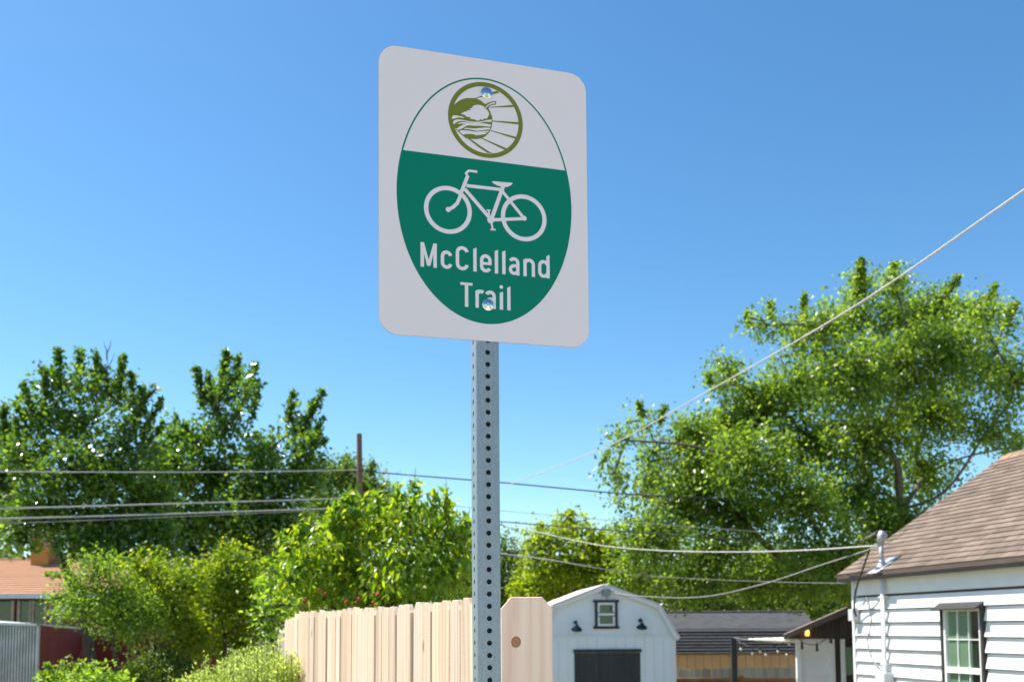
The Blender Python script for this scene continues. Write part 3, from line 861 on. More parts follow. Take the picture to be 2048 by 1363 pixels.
g.hexa([HP(t0, wzT + 0.035, 0.02), HP(t0, wzT - 0.015, 0.16), HP(t1, wzT - 0.015, 0.16), HP(t1, wzT + 0.035, 0.02),
        HP(t0, wzT + 0.085, 0.02), HP(t0, wzT - 0.005, 0.165), HP(t1, wzT - 0.005, 0.165), HP(t1, wzT + 0.085, 0.02)])
g.build('window_hood', M['black'], win, clean=True)
# electric service: mast, weatherhead, flashing, conduit, meter base, boxes
tm, _ = on_wall(1768, 1250, 0.07)
mast = thing('service_mast', 'grey electric service mast with weatherhead rising through the brown roof eave', 'mast', HP(tm, 0.6, 0.07))
g = Geo(); zt = P(1762, 1085, HP(tm, 0, 0.07).y).z
g.tube([HP(tm, -0.2, 0.075), HP(tm, EAVE_Z + 0.02, 0.075)], 0.026, 10); g.build('conduit', M['white_trim'], mast, smooth=True)
g = Geo(); g.tube([HP(tm, EAVE_Z + 0.02, 0.075), HP(tm, zt, 0.075)], 0.028, 12); g.build('mast_pipe', M['galvpipe'], mast, smooth=True)
g = Geo()
hp = HP(tm, zt, 0.075)
g.tube([hp - ZV*.02, hp + ZV*.05, hp + ZV*.095 - HN*.005, hp + ZV*.13 - HN*0.02, hp + ZV*.15 - HN*.045], [0.046, 0.05, 0.055, 0.045, 0.014], 14)
g.tube([hp + ZV*.10 - HN*.02, hp + ZV*.085 - HN*.075], [0.05, 0.038], 12)
g.build('weatherhead', M['galvpipe'], mast, smooth=True)
fl = RP(tm, OVH - 0.07, 0.014)
g = Geo(); g.box(RP(tm, 0.10, 0.020), (0.12, 0.20, 0.002), (HU, up, nn)); g.build('flashing', M['galvpipe'], mast)
g = Geo(); g.lathe([(0.085, 0.0), (0.07, 0.03), (0.034, 0.11), (0.030, 0.12)], HP(tm, RP(tm, OVH - 0.075).z - 0.01, 0.075), (Vector((1,0,0)), Vector((0,1,0)), ZV), 16); g.build('pipe_boot', M['galvpipe'], mast, smooth=True, clean=True)
for zz in (zA - 0.02, zA - 0.88):
    g = Geo(); g.box(HP(tm, zz, 0.068), (0.055, 0.036, 0.012), (HU, HN, ZV)); g.build('pipe_strap', M['white_trim'], mast)
_, zmb = on_wall(1775, 1345, 0.1)
g = Geo(); g.box(HP(tm + 0.03, zmb - 0.20, 0.105), (0.10, 0.07, 0.20), (HU, HN, ZV)); g.build('meter_base', M['greybox'], mast)
jb = thing('junction_box', 'small grey cable junction box at the corner of the white siding', 'utility box', HP(0.07, on_wall(1719, 1240)[1], 0.04))
_, zj0 = on_wall(1719, 1240); _, zj1 = on_wall(1719, 1217)
g = Geo(); g.box(HP(0.05, (zj0+zj1)/2, 0.085), (0.055, 0.045, (zj1-zj0)/2), (HU, HN, ZV)); g.build('cover', M['greybox'], jb)
g = Geo(); g.box(HP(0.05, (zj0+zj1)/2, 0.038), (0.062, 0.004, (zj1-zj0)/2+.01), (HU, HN, ZV)); g.build('back_plate', M['greybox'], jb)

# ------------------------------------------------------------------ back porch beyond the corner
PY = 14.6
porch = thing('back_porch', 'low dark-gabled back porch with white siding left of the house corner', 'porch', P(1640, 1363, PY))
M['porch_dark'] = pmat('dark_stained_boards', (0.05, 0.042, 0.038), 0.6, 0.25, 5, (12, 12, 1), randv=0.2)
M['porch_roof'] = pmat('weathered_porch_roof', (0.20, 0.145, 0.11), 0.9, 0.25, 9)
zb_ = P(1640, 1276, PY).z
xl, xr = P(1578, 1276, PY).x, P(1722, 1276, PY).x
gl = ground_z(PY)
# dark gable boards, one by one
nb = 17
pz = lambda x: P(1572, 1266, PY).z + (x - P(1572, 1266, PY).x) * ((P(1690, 1222, PY).z - P(1572, 1266, PY).z) / (P(1690, 1222, PY).x - P(1572, 1266, PY).x))
for i in range(nb):
    x0 = xl + (xr - xl)*i/nb; x1 = xl + (xr - xl)*(i+1)/nb - 0.006
    g = Geo(); y0 = PY + (0.004 if i % 2 else 0.0)
    za, zc2 = min(pz(x0), P(1690, 1222, PY).z) - 0.012, min(pz(x1), P(1690, 1222, PY).z) - 0.012
    g.hexa([(x0, y0, zb_), (x1, y0, zb_), (x1, y0 + 0.03, zb_), (x0, y0 + 0.03, zb_), (x0, y0, za), (x1, y0, zc2), (x1, y0 + 0.03, zc2), (x0, y0 + 0.03, za)])
    g.build('gable_board', M['porch_dark'], porch, clean=True)
# roof slab: sloping, then nearly flat against the house
A, B, C_ = P(1560, 1268, PY), P(1688, 1212, PY), P(1722, 1209, PY)
D = Vector((0.52, 1.6, 0))
F0 = Vector((-0.02, -0.28, 0))
for p, q in ((A, B), (B, C_)):
    g = Geo(); t_ = Vector((0, 0, -0.055))
    g.hexa([p + F0 + t_, q + F0 + t_, q + D + t_, p + D + t_, p + F0, q + F0, q + D, p + D]); g.build('roof_slab', M['porch_roof'], porch, clean=True)
g = Geo(); g.hexa([A + F0*1.05 + Vector((0,0,-.075)), C_*0 + B + F0*1.05 + Vector((0,0,-.10)), B + F0*0.9 + Vector((0,0,-.10)), A + F0*0.9 + Vector((0,0,-.075)), A + F0*1.05 + Vector((0,0,-.003)), B + F0*1.05 + Vector((0,0,-.003)), B + F0*0.9 + Vector((0,0,-.003)), A + F0*.9 + Vector((0,0,-.003))]); g.build('barge_board', M['fascia'], porch, clean=True)
# white side wall boards under the gable
wx0, wx1 = P(1600, 1300, PY).x, P(1660, 1300, PY).x
zz = zb_ - 0.004
while zz > gl:
    g = Geo(); z0 = zz - 0.18
    g.hexa([(wx0, PY + .02, z0), (wx1, PY + .02, z0), (wx1, PY + .06, z0), (wx0, PY + .06, z0), (wx0, PY + .042, zz), (wx1, PY + .042, zz), (wx1, PY + .06, zz), (wx0, PY + .06, zz)])
    g.build('siding_board', M['white'], porch, clean=True); zz = z0 - 0.001
for pxa, pxb, mat in ((1592, 1600, 'white_trim'), (1660, 1668, 'white_trim'), (1682, 1688.5, 'white_trim')):
    g = Geo(); x0, x1 = P(pxa, 1300, PY).x, P(pxb, 1300, PY).x
    g.box(((x0+x1)/2, PY - 0.005, (zb_ - 0.005 + gl)/2), ((x1-x0)/2, 0.035, (zb_ - 0.01 - gl)/2)); g.build('post', M[mat], porch)
g = Geo(); x0, x1 = P(1668, 1300, PY+.35).x, P(1716, 1300, PY+.35).x
g.box(((x0+x1)/2, PY + 0.38, (zb_ + gl)/2), ((x1-x0)/2, 0.03, (zb_ - gl)/2)); g.build('door_recess', M['porch_dark'], porch)
g = Geo(); x0, x1 = P(1708, 1300, PY).x, P(1713, 1300, PY).x; zt_, zl_ = P(1710, 1293, PY+.3).z, P(1710, 1349, PY+.3).z
g.box(((x0+x1)/2+.02, PY + .3, (zt_+zl_)/2), (.05, .01, (zt_-zl_)/2)); g.build('door_pane', M['glass'], porch)
g = Geo(); g.box(((x0+x1)/2+.02, PY + .32, (zt_+zl_)/2), (.05, .01, (zt_-zl_)/2)); g.build('door_blind', M['curtain'], porch)
# body behind, closing the porch
g = Geo(); x0, x1 = 5.12, 5.9
g.box(((x0+x1)/2, PY + 1.15, (zb_ + gl)/2), ((x1-x0)/2, .7, (zb_ - .02 - gl)/2)); g.build('rear_wall', M['porch_dark'], porch)
# lit porch lamp
lp = P(1614.5, 1262, PY - 0.06)
lamp = thing('porch_lamp', 'small glowing amber jar lamp hanging on the dark porch gable', 'lamp', lp)
M['amber'] = emit_mat('lit_amber_bulb', (1.0, 0.45, 0.10), 1.3)
g = Geo(); ax = (Vector((1,0,0)), Vector((0,1,0)), ZV)
g.lathe([(0.012, -0.068), (0.026, -0.064), (0.034, -0.03), (0.031, 0.01), (0.02, 0.03)], lp, ax, 14); g.build('glowing_jar', M['amber'], lamp, smooth=True, clean=True)
g = Geo(); g.lathe([(0.05, 0.028), (0.048, 0.036), (0.03, 0.06), (0.008, 0.075)], lp, ax, 14); g.build('cap', M['greybox'], lamp, smooth=True, clean=True)
g = Geo(); g.tube([lp + ZV*.07, lp + ZV*.085 + Vector((0, .07, 0))], 0.008, 6); g.build('bracket', M['black'], lamp)

# ------------------------------------------------------------------ white gambrel shed
SHY = 20.0
M['shed'] = pmat('white_shed_siding', (0.78, 0.80, 0.82), 0.6, 0.04, 2, bmp=0.1)
M['shedroof'] = pmat('pale_shed_roof', (0.62, 0.58, 0.54), 0.85, 0.12, 10)
syaw = math.radians(5.0)
AX = frame(syaw)
sc0 = P(1212, 1255, SHY); SO = Vector((sc0.x, SHY, 0)); SEYE = sc0.z
def SP(x, z, y=0.0): return SO + AX[0]*x + AX[1]*y + ZV*(SEYE + z)
gs = ground_z(SHY) - SEYE
shed = thing('gambrel_shed', 'white gambrel-roofed garden shed with black door and small gable window', 'shed', (SO.x, SO.y, ground_z(SHY)))
prof = [(-1.475, gs), (1.475, gs), (1.475, -0.20), (1.095, 0.44), (0, 0.855), (-1.095, 0.44), (-1.475, -0.20)]
g = Geo(); g.prism([SP(x, z) for x, z in prof], AX[1]*3.6); g.build('wall', M['shed'], shed)
ro = [(-1.53, -0.235), (-1.13, 0.455), (0, 0.885), (1.13, 0.455), (1.53, -0.235)]
for i in range(4):
    (xa, za), (xb, zb2) = ro[i], ro[i+1]
    nrm = Vector((-(zb2-za), xb-xa)).normalized()
    g = Geo(); th = 0.045
    p = [SP(xa, za, -0.10), SP(xb, zb2, -0.10), SP(xb, zb2, 3.7), SP(xa, za, 3.7)]
    off = AX[0]*nrm.x*th + ZV*nrm.y*th
    g.hexa(p + [q + off for q in p]); g.build('roof_panel', M['shedroof'], shed, clean=True)
    g = Geo()                                                     # white rake board
    d_ = -(AX[0]*nrm.x + ZV*nrm.y)*0.055
    p = [SP(xa, za, -0.098), SP(xb, zb2, -0.098), SP(xb, zb2, -0.075), SP(xa, za, -0.075)]
    g.hexa([q + d_ for q in p] + p); g.build('rake_board', M['white_trim'], shed, clean=True)
g = Geo(); g.box(SP(0, -0.155, -0.012), (1.475, 0.012, 0.014), AX); g.build('band_board', M['shed'], shed)
for sx in (-1.435, 1.435):
    g = Geo(); g.box(SP(sx, (gs - 0.25)/2, -0.012), (0.045, 0.014, (-0.25 - gs)/2), AX); g.build('corner_trim', M['white_trim'], shed)
# panelled siding sheets above the band
for i in range(14):
    xa = -1.42 + i*0.2035; 
    g = Geo(); g.box(SP(xa + 0.1, (gs - 0.17)/2, -0.004), (0.094, 0.007, (-0.18 - gs)/2), AX); g.build('siding_panel', M['shed'], shed)
def spx(px, py, off=0.0):
    d = ray(px, py); o_ = SO + AX[1]*off
    k = (o_ - CAM).dot(AX[1]) / d.dot(AX[1]); p = CAM + d*k
    return (p - SO).dot(AX[0]), p.z - SEYE
x0, z1 = spx(1186, 1199); x1, z0 = spx(1238, 1256)
wx = (x0+x1)/2; wz = (z0+z1)/2; hw = (x1-x0)/2; hh = (z1-z0)/2
g = Geo(); g.box(SP(wx, wz - hh*.0, -0.014), (hw - 0.035, 0.004, hh - 0.02), AX); swin = g.build('window', M['room'], shed)
for (cx_, cz_, w_, h_) in ((wx, z1 - 0.025, hw, 0.028), (wx, z0 + 0.025, hw, 0.028), (wx - hw + 0.06, wz, 0.026, hh - 0.054), (wx + hw - 0.06, wz, 0.026, hh - 0.054)):
    g = Geo(); g.box(SP(cx_, cz_, -0.03), (w_, 0.02, h_), AX); g.build('trim_board', M['black'], swin)
sw_, sh_ = hw - 0.088, hh - 0.055
for (cx_, cz_, w_, h_) in ((wx, wz + sh_ - 0.022, sw_, 0.022), (wx, wz - sh_ + 0.022, sw_, 0.022), (wx, wz, sw_, 0.022), (wx - sw_ + 0.022, wz + sh_/2, 0.022, sh_/2 - 0.045), (wx + sw_ - 0.022, wz + sh_/2, 0.022, sh_/2 - 0.045), (wx - sw_ + 0.022, wz - sh_/2, 0.022, sh_/2 - 0.045), (wx + sw_ - 0.022, wz - sh_/2, 0.022, sh_/2 - 0.045)):
    g = Geo(); g.box(SP(cx_, cz_, -0.024), (w_, 0.012, h_ + 0.001), AX); g.build('sash_rail', M['white_trim'], swin)
for k in (-1, 1):
    g = Geo(); g.box(SP(wx, wz + k*sh_/2, -0.021), (sw_ - 0.03, 0.0015, sh_/2 - 0.03), AX); g.build('pane', M['glass'], swin)
# door of planks with a head board
x0, z1 = spx(1148, 1304); x1, _ = spx(1280, 1302)
_, zh1 = spx(1214, 1297)
g = Geo(); g.box(SP((x0+x1)/2, (zh1 + z1)/2, -0.03), ((x1-x0)/2 + 0.02, 0.022, (zh1-z1)/2), AX); sdoor = g.build('door_head', M['black'], shed)
M['door'] = pmat('charcoal_door_planks', (0.028, 0.028, 0.03), 0.6, 0.15, 6, (10, 10, 1), randv=0.12)
npk = 9
for i in range(npk):
    a_ = x0 + (x1-x0)*i/npk
    g = Geo(); g.box(SP(a_ + (x1-x0)/npk/2, (z1 + gs)/2 + 0.02, -0.020 - (0.003 if i % 2 else 0)), ((x1-x0)/npk/2 - 0.004, 0.012, (z1 - gs)/2 - 0.03), AX); g.build('door_plank', M['door'], sdoor)
# box and lamps on the gable
bxx, bz = spx(1211, 1184)
ub = thing('utility_box', 'grey utility box under the peak of the white shed gable', 'utility box', SP(bxx, bz, -0.05))
g = Geo(); g.box(SP(bxx, bz, -0.06), (0.085, 0.045, 0.075), AX); g.build('case', M['slatebox'], ub)
g = Geo(); g.box(SP(bxx, bz, -0.109), (0.075, 0.004, 0.066), AX); g.build('lid', M['slatebox'], ub)
g = Geo(); g.tube(crom([SP(bxx, bz - .07, -.05), SP(bxx + .02, bz - .11, -.04), SP(bxx + .035, bz - .15, -.02)], 4), 0.008, 6); g.build('cable', M['cable'], ub)
M['lampblack'] = pmat('glossy_black_enamel', (0.012, 0.012, 0.013), 0.22, 0.1, 10, bmp=0.0)
for px, py, wh in ((1151, 1258, 'left of'), (1280, 1254, 'right of')):
    lx, lz = spx(px, py)
    L_ = thing('barn_light', 'black gooseneck barn light on the white shed %s its gable window' % wh, 'lamp', SP(lx, lz, -0.12), 'barn lights on the shed')
    c = SP(lx, lz, -0.17)
    axl = (AX[0], (AX[1]*math.cos(.35) + ZV*math.sin(.35)), (ZV*math.cos(.35) - AX[1]*math.sin(.35)))
    g = Geo(); g.lathe([(0.112, -0.012), (0.118, 0.0), (0.10, 0.028), (0.06, 0.062), (0.036, 0.078), (0.032, 0.105), (0.012, 0.115)], c, axl, 20); g.build('shade', M['lampblack'], L_, smooth=True, clean=True)
    g = Geo(); g.tube(crom([c + axl[2]*.11, c + axl[2]*.17 + AX[1]*.02, c + axl[2]*.19 + AX[1]*.09, SP(lx, lz + .15, -0.012)], 5), 0.010, 8); g.build('gooseneck', M['black'], L_, smooth=True)
    g = Geo(); g.lathe([(0.04, 0), (0.04, 0.012), (0.02, 0.02)], SP(lx, lz + .15, -0.008), (AX[0], ZV, -AX[1]), 14); g.build('wall_plate', M['black'], L_, clean=True)

# ------------------------------------------------------------------ grey-roofed garage behind
GY = 32.0
M['grey_sh'] = pmat('grey_asphalt_roof', (0.046, 0.046, 0.05), 0.95, 0.35, 3, bmp=0.6, randv=0.10, fine=40)
M['grey_lo'] = pmat('dark_grey_shingle_course', (0.062, 0.062, 0.07), 0.95, 0.3, 4, bmp=0.6, randv=0.3, fine=40)
M['tan'] = pmat('tan_siding', (0.74, 0.45, 0.26), 0.8, 0.06, 3, bmp=0.1, randv=0.04)
gar = thing('garage', 'tan garage with long grey shingle roof behind the white shed', 'garage', (P(1450, 1300, GY).x, GY, ground_z(GY)))
xa, xb = P(1250, 1300, GY).x, P(1645, 1300, GY).x
ze, zbk = P(1450, 1306, GY).z, P(1450, 1257, GY).z
zr = P(1450, 1224, GY + 2.6).z
g = Geo(); g.box(((xa+xb)/2, GY + 2.9, (ze + ground_z(GY))/2 - .02), ((xb-xa)/2 - 0.15, 2.35, (ze - ground_z(GY))/2), None); g.build('wall', M['tan'], gar)
n_ = 22
for i in range(n_):
    x0 = xa + 0.15 + (xb-xa-0.3)*i/n_
    g = Geo(); g.box((x0 + (xb-xa-.3)/n_/2, GY + 0.535, (ze + ground_z(GY))/2 - .03), ((xb-xa-.3)/n_/2 - 0.008, 0.014, (ze - ground_z(GY))/2 - .02)); g.build('siding_panel', M['tan'], gar)
nc = 8
g = Geo(); g.hexa([(xa, GY + .03, ze), (xb, GY + .03, ze), (xb, GY + .3, ze), (xa, GY + .3, ze), (xa, GY + .43, zbk), (xb, GY + .43, zbk), (xb, GY + .5, zbk), (xa, GY + .5, zbk)])
g.build('lower_roof', M['black'], gar, clean=True)  # black backing stands in for the shadow lines between shingle courses
for i in range(nc):
    hz_ = (zbk - ze)/nc
    z0 = ze + hz_*i + hz_*0.22; z1 = ze + hz_*(i+1) + 0.01
    y0 = GY + 0.40*i/nc; y1 = GY + 0.40*(i+1)/nc
    g = Geo(); g.hexa([(xa, y0 - .075, z0), (xb, y0 - .075, z0), (xb, y0 + .12, z0), (xa, y0 + .12, z0), (xa, y1 - .03, z1), (xb, y1 - .03, z1), (xb, y1 + .07, z1), (xa, y1 + .07, z1)])
    g.build('shingle_course', M['grey_lo'], gar, clean=True)
g = Geo()
xr2 = P(1598, 1224, GY + 2.6).x
g.hexa([(xa, GY + .42, zbk - .02), (xb, GY + .42, zbk - .02), (xr2 + .2, GY + 2.6, zr - .04), (xa, GY + 2.6, zr - .04), (xa, GY + .42, zbk + .02), (xb, GY + .42, zbk + .02), (xr2 + .2, GY + 2.6, zr), (xa, GY + 2.6, zr)])
g.build('upper_roof', M['grey_sh'], gar, clean=True)
g = Geo(); g.tube([(xa, GY + 2.6, zr + .01), (xr2 + .2, GY + 2.6, zr + .01)], 0.06, 6); g.build('ridge', M['grey_sh'], gar)
g = Geo(); g.hexa([(xa, GY + 2.62, zr - .04), (xr2 + .2, GY + 2.62, zr - .04), (xb, GY + 5.2, ze), (xa, GY + 5.2, ze), (xa, GY + 2.62, zr - .005), (xr2 + .2, GY + 2.62, zr - .005), (xb, GY + 5.2, ze + .05), (xa, GY + 5.2, ze + .05)]); g.build('far_roof_slope', M['grey_sh'], gar, clean=True)

# weathered picket fence and red-brown railing in front of the garage
FY = 25.0
M['weathered'] = wood_mat('weathered_fence_wood', (0.36, 0.26, 0.17), (0.48, 0.38, 0.27), (0.60, 0.50, 0.38), knots=False, randv=0.25)
wf = thing('weathered_fence', 'short weathered grey-brown picket fence in front of the tan garage', 'fence', (P(1475, 1350, FY).x, FY, ground_z(FY)))
zt0 = P(1475, 1336, FY).z - ground_z(FY)
wme = picket_mesh(0.135, 0.018, zt0, 0.03, 'weathered_picket'); wme.materials.append(M['weathered'])
x = P(1340, 1340, FY).x; i = 0
while x < P(1606, 1340, FY).x:
    o = link('picket', wme, None, wf); o.location = (x, FY + fr_.uniform(-.01, .01), ground_z(FY) + fr_.uniform(-.02, .02) + (x - 4)*.012)
    o.rotation_euler = (0, fr_.uniform(-.015, .015), 0)
    x += 0.146
for zz in (0.4, 1.2):
    g = Geo(); g.box((P(1473, 1340, FY).x, FY + .035, ground_z(FY) + zz), (1.75, 0.02, 0.045)); g.build('rail', M['weathered'], wf)
RY = 22.5
M['redwood'] = wood_mat('red_brown_stain', (0.20, 0.075, 0.028), (0.30, 0.12, 0.045), (0.38, 0.17, 0.07), knots=False)
rl = thing('red_wood_fence', 'low red-brown stained board fence below the weathered pickets', 'fence', (P(1475, 1363, RY).x, RY, ground_z(RY)))
zt1 = P(1475, 1356, RY).z
x = P(1345, 1350, RY).x
while x < P(1600, 1350, RY).x:
    g = Geo(); g.box((x, RY, (zt1 - .03 + ground_z(RY))/2), (0.068, 0.012, (zt1 - .03 - ground_z(RY))/2)); g.build('board', M['redwood'], rl); x += 0.142
g = Geo(); g.box((P(1473, 1350, RY).x, RY - .0, zt1 + .0), (1.55, 0.06, 0.02)); g.build('cap_rail', M['redwood'], rl)
xpp = P(1481, 1350, RY).x
g = Geo(); g.box((xpp, RY - .075, (P(1481, 1349, RY).z + ground_z(RY))/2), (0.045, 0.045, (P(1481, 1349, RY).z - ground_z(RY))/2)); g.build('post', M['redwood'], rl)

# black patio post, furled shade, string lights
BY = 16.5
b0, b1 = P(1467, 1277, BY), P(1468, 1363, BY)
bp = thing('patio_post', 'slim black patio post standing before the garage', 'post', (b0.x, BY, ground_z(BY)))
g = Geo(); g.box((b0.x, BY, (b0.z + ground_z(BY))/2), (0.045, 0.045, (b0.z - ground_z(BY))/2)); g.build('shaft', M['black'], bp)
g = Geo(); g.box((b0.x, BY, b0.z + 0.008), (0.052, 0.052, 0.008)); g.build('cap', M['black'], bp)
M['cloth'] = pmat('cream_shade_cloth', (0.74, 0.66, 0.56), 0.9, 0.1, 12, (1, 1, 6))
fs = thing('furled_shade', 'furled cream shade sail strung from black post to porch', 'shade sail', P(1535, 1278, 15.8))
pts = [P(1497, 1277.5, 16.1), P(1515, 1278, 15.9), P(1540, 1278.5, 15.6), P(1560, 1279, 15.4), P(1571, 1279, 15.25), P(1580, 1278, 15.1), P(1602, 1279.5, 14.95)]
g = Geo(); g.tube(crom(pts, 4), [0.012 + 0.03*min(1, i/12) + 0.004*math.sin(i*2.1) for i in range(25)], 9); g.build('rolled_cloth', M['cloth'], fs, smooth=True)
g = Geo(); g.tube(crom([P(1469, 1274.5, BY), P(1483, 1276.5, 16.3), P(1497, 1277.5, 16.1)], 5), 0.007, 6); g.build('cord', M['cable'], fs)
M['bulbglass'] = pmat('clear_bulb', (0.75, 0.66, 0.52), 0.08, 0.05, 20, bmp=0, spec=0.9)
def string_light(label, wirepts, bulbs):
    st = thing('string_light', label, 'string light', wirepts[0], 'patio string lights')
    g = Geo(); g.tube(crom(wirepts, 6), 0.006, 5); g.build('wire', M['rubber'], st)
    for p, dark in bulbs:
        g = Geo(); g.lathe([(0.010, 0.075), (0.018, 0.07), (0.018, 0.02), (0.014, 0.015)], p, ax, 10); g.tube([p + ZV*.07, p + ZV*.13], 0.004, 5); sk = g.build('socket', M['black'], st, clean=True)
        g = Geo(); g.lathe([(0.004, -0.036), (0.016, -0.032), (0.023, -0.014), (0.020, 0.005), (0.013, 0.02)], p, ax, 10); g.build('bulb', M['bulbglass'] if not dark else M['black'], sk, smooth=True, clean=True)
string_light('string of pale bulbs hanging in a swag from the black patio post',
    [P(1469, 1276, BY), P(1484, 1285, 16.3), P(1506, 1294, 16.1), P(1530, 1295, 15.8), P(1552, 1290, 15.5), P(1572, 1282, 15.2), P(1584, 1279, 15.0)],
    [(P(x_, y_, 16), False) for x_, y_ in ((1482, 1296), (1505, 1305), (1520, 1301), (1532, 1307), (1556, 1301), (1574, 1307), (1579, 1286))])
string_light('dark string light cord looped across the white porch wall',
    [P(1598, 1276, 14.4), P(1606, 1284, 14.35), P(1622, 1288, 14.3), P(1636, 1286, 14.3), P(1652, 1277, 14.35)],
    [(P(1604, 1293, 14.35), True), (P(1634, 1297, 14.3), True), (P(1662, 1281, 14.4), True)])

# ------------------------------------------------------------------ left: metal-clad shed, red fence, house with orange roof
LY = 19.0
M['corr'] = pmat('corrugated_galvanised', (0.55, 0.56, 0.58), 0.30, 0.15, 3, metal=0.8, bmp=0.1)
M['red'] = pmat('barn_red_boards', (0.20, 0.028, 0.020), 0.75, 0.18, 3, (6, 6, 1), randv=0.1)
M['whitemetal'] = pmat('white_metal_roof', (0.66, 0.67, 0.68), 0.5, 0.1, 5)
ls = thing('metal_shed', 'corrugated metal and dark red shed with pale roof edge at lower left', 'shed', (P(40, 1300, LY).x, LY, ground_z(LY)))
x0, x1 = P(-160, 1300, LY).x, P(75, 1300, LY).x
zl = P(60, 1246, LY).z; gz = ground_z(LY)
g = Geo(); n_ = 40; vs_ = []
sub = 8
for i in range(n_*sub + 1):
    xx = x0 + (x1-x0)*i/(n_*sub); yy = LY + 0.030*math.sin(2*math.pi*i/sub)
    vs_ += [(xx, yy, gz), (xx, yy, zl)]
g.add(vs_, [(2*i, 2*i+2, 2*i+3, 2*i+1) for i in range(n_*sub)]); g.build('corrugated_wall', M['corr'], ls, smooth=True)
g = Geo(); g.box((x1 + .012, LY, (gz+zl)/2), (0.018, 0.03, (zl-gz)/2)); g.build('corner_trim', M['galvpipe'], ls)
e0 = Vector((x1, LY + .02, 0)); e1 = P(163, 1254, 23.5); e1.z = 0
dv = (e1 - e0); Ld = dv.length; dv.normalize(); nv = Vector((dv.y, -dv.x, 0))
n_ = 18
zrR = P(163, 1257, 23.5).z
for i in range(n_):
    a_ = e0 + dv*(Ld*(i+.5)/n_); zt_ = zl + (zrR - zl)*(i+.5)/n_ - .03
    g = Geo(); g.box(Vector((a_.x, a_.y, (zt_+gz)/2)), (Ld/n_/2 - .006, 0.012, (zt_-gz)/2), (dv, nv, ZV)); g.build('wall_board', M['red'], ls)
g = Geo()
q0, q1, q2, q3 = P(-160, 1238, LY), P(80, 1246, LY - .05), P(167, 1253.5, 23.6), P(-60, 1236, 24.5)
for q in (q0, q1): q.y -= .15
g.hexa([p - ZV*.05 for p in (q0, q1, q2, q3)] + [q0, q1, q2, q3]); g.build('roof_sheet', M['whitemetal'], ls, clean=True)
rf = thing('red_board_fence', 'dark red vertical board fence in shade behind the shrubs', 'fence', (P(290, 1300, 23.6).x, 23.6, ground_z(23.6)))
x = P(168, 1300, 23.6).x
while x < P(430, 1300, 23.6).x:
    zt_ = P(290, 1268, 23.6).z + fr_.uniform(-.012, .012)
    g = Geo(); g.box((x, 23.6, (zt_ + ground_z(23.6))/2), (0.07, 0.011, (zt_ - ground_z(23.6))/2)); g.build('board', M['red'], rf); x += 0.147
g = Geo(); g.box((P(300, 1300, 23.6).x, 23.64, P(290, 1285, 23.6).z), (1.65, .02, .04)); g.build('rail', M['red'], rf)

OY = 31.0
M['oroof'] = pmat('terracotta_shingles', (0.37, 0.19, 0.105), 0.95, 0.16, 6, (1, 1, 4), bmp=0.5, fine=30, randv=0.07)
M['ochim'] = pmat('ochre_chimney', (0.50, 0.22, 0.05), 0.85, 0.15, 6)
M['brownpaint'] = pmat('red_brown_trim', (0.12, 0.045, 0.03), 0.6, 0.15, 6)
oh = thing('orange_roof_house', 'house with orange-brown shingle roof and ochre chimney behind left trees', 'house', (P(60, 1300, OY).x, OY, ground_z(OY)))
xa, xb = P(-330, 1200, OY).x, P(235, 1200, OY).x
ez = lambda px: 1178 + max(0, px)*0.155
zE = P(60, 1187, OY).z; zR = P(60, 1119, OY + 3.4).z
nrow = 17
for i in range(nrow):
    f0, f1 = i/nrow, (i+1)/nrow
    g = Geo()
    ya, yb2 = OY + 3.4*f0, OY + 3.4*f1; za, zb3 = zE + (zR-zE)*f0, zE + (zR-zE)*f1
    g.hexa([(xa, ya - .02, za - .02), (xb, ya - .02, za - .02), (xb, yb2, zb3 - .03), (xa, yb2, zb3 - .03), (xa, ya - .02, za + .018), (xb, ya - .02, za + .018), (xb, yb2, zb3), (xa, yb2, zb3)])
    g.build('shingle_course', M['oroof'], oh, clean=True)
g = Geo(); g.hexa([(xa, OY + 3.4, zR - .06), (xb, OY + 3.4, zR - .06), (xb, OY + 7, zE - .05), (xa, OY + 7, zE - .05), (xa, OY + 3.41, zR), (xb, OY + 3.41, zR), (xb, OY + 7, zE), (xa, OY + 7, zE)]); g.build('far_roof_slope', M['oroof'], oh, clean=True)
g = Geo(); g.tube([(xa, OY + 3.4, zR + .01), (xb, OY + 3.4, zR + .01)], 0.06, 6); g.build('ridge', M['oroof'], oh)
g = Geo(); g.box(((xa+xb)/2, OY - .07, zE - .07), ((xb-xa)/2, .05, .075)); g.build('gutter', M['whitemetal'], oh)
g = Geo(); g.box(((xa+xb)/2, OY + 3.2, (zE - .1 + ground_z(OY))/2), ((xb-xa)/2 - .3, 2.7, (zE - .12 - ground_z(OY))/2)); ow = g.build('wall', M['brownpaint'], oh)
g = Geo(); cxp = P(88, 1100, OY + 3.1).x
zc0, zc1 = P(88, 1122, OY + 3.1).z, P(88, 1076, OY + 3.1).z
g.box((cxp, OY + 3.1, (zc0+zc1)/2 - .3), (0.32, 0.3, (zc1-zc0)/2 + .3)); ch = g.build('chimney', M['ochim'], oh)
g = Geo(); g.box((cxp, OY + 3.1, zc1 + .04), (0.36, 0.34, 0.05)); g.build('cap', M['brownpaint'], ch)
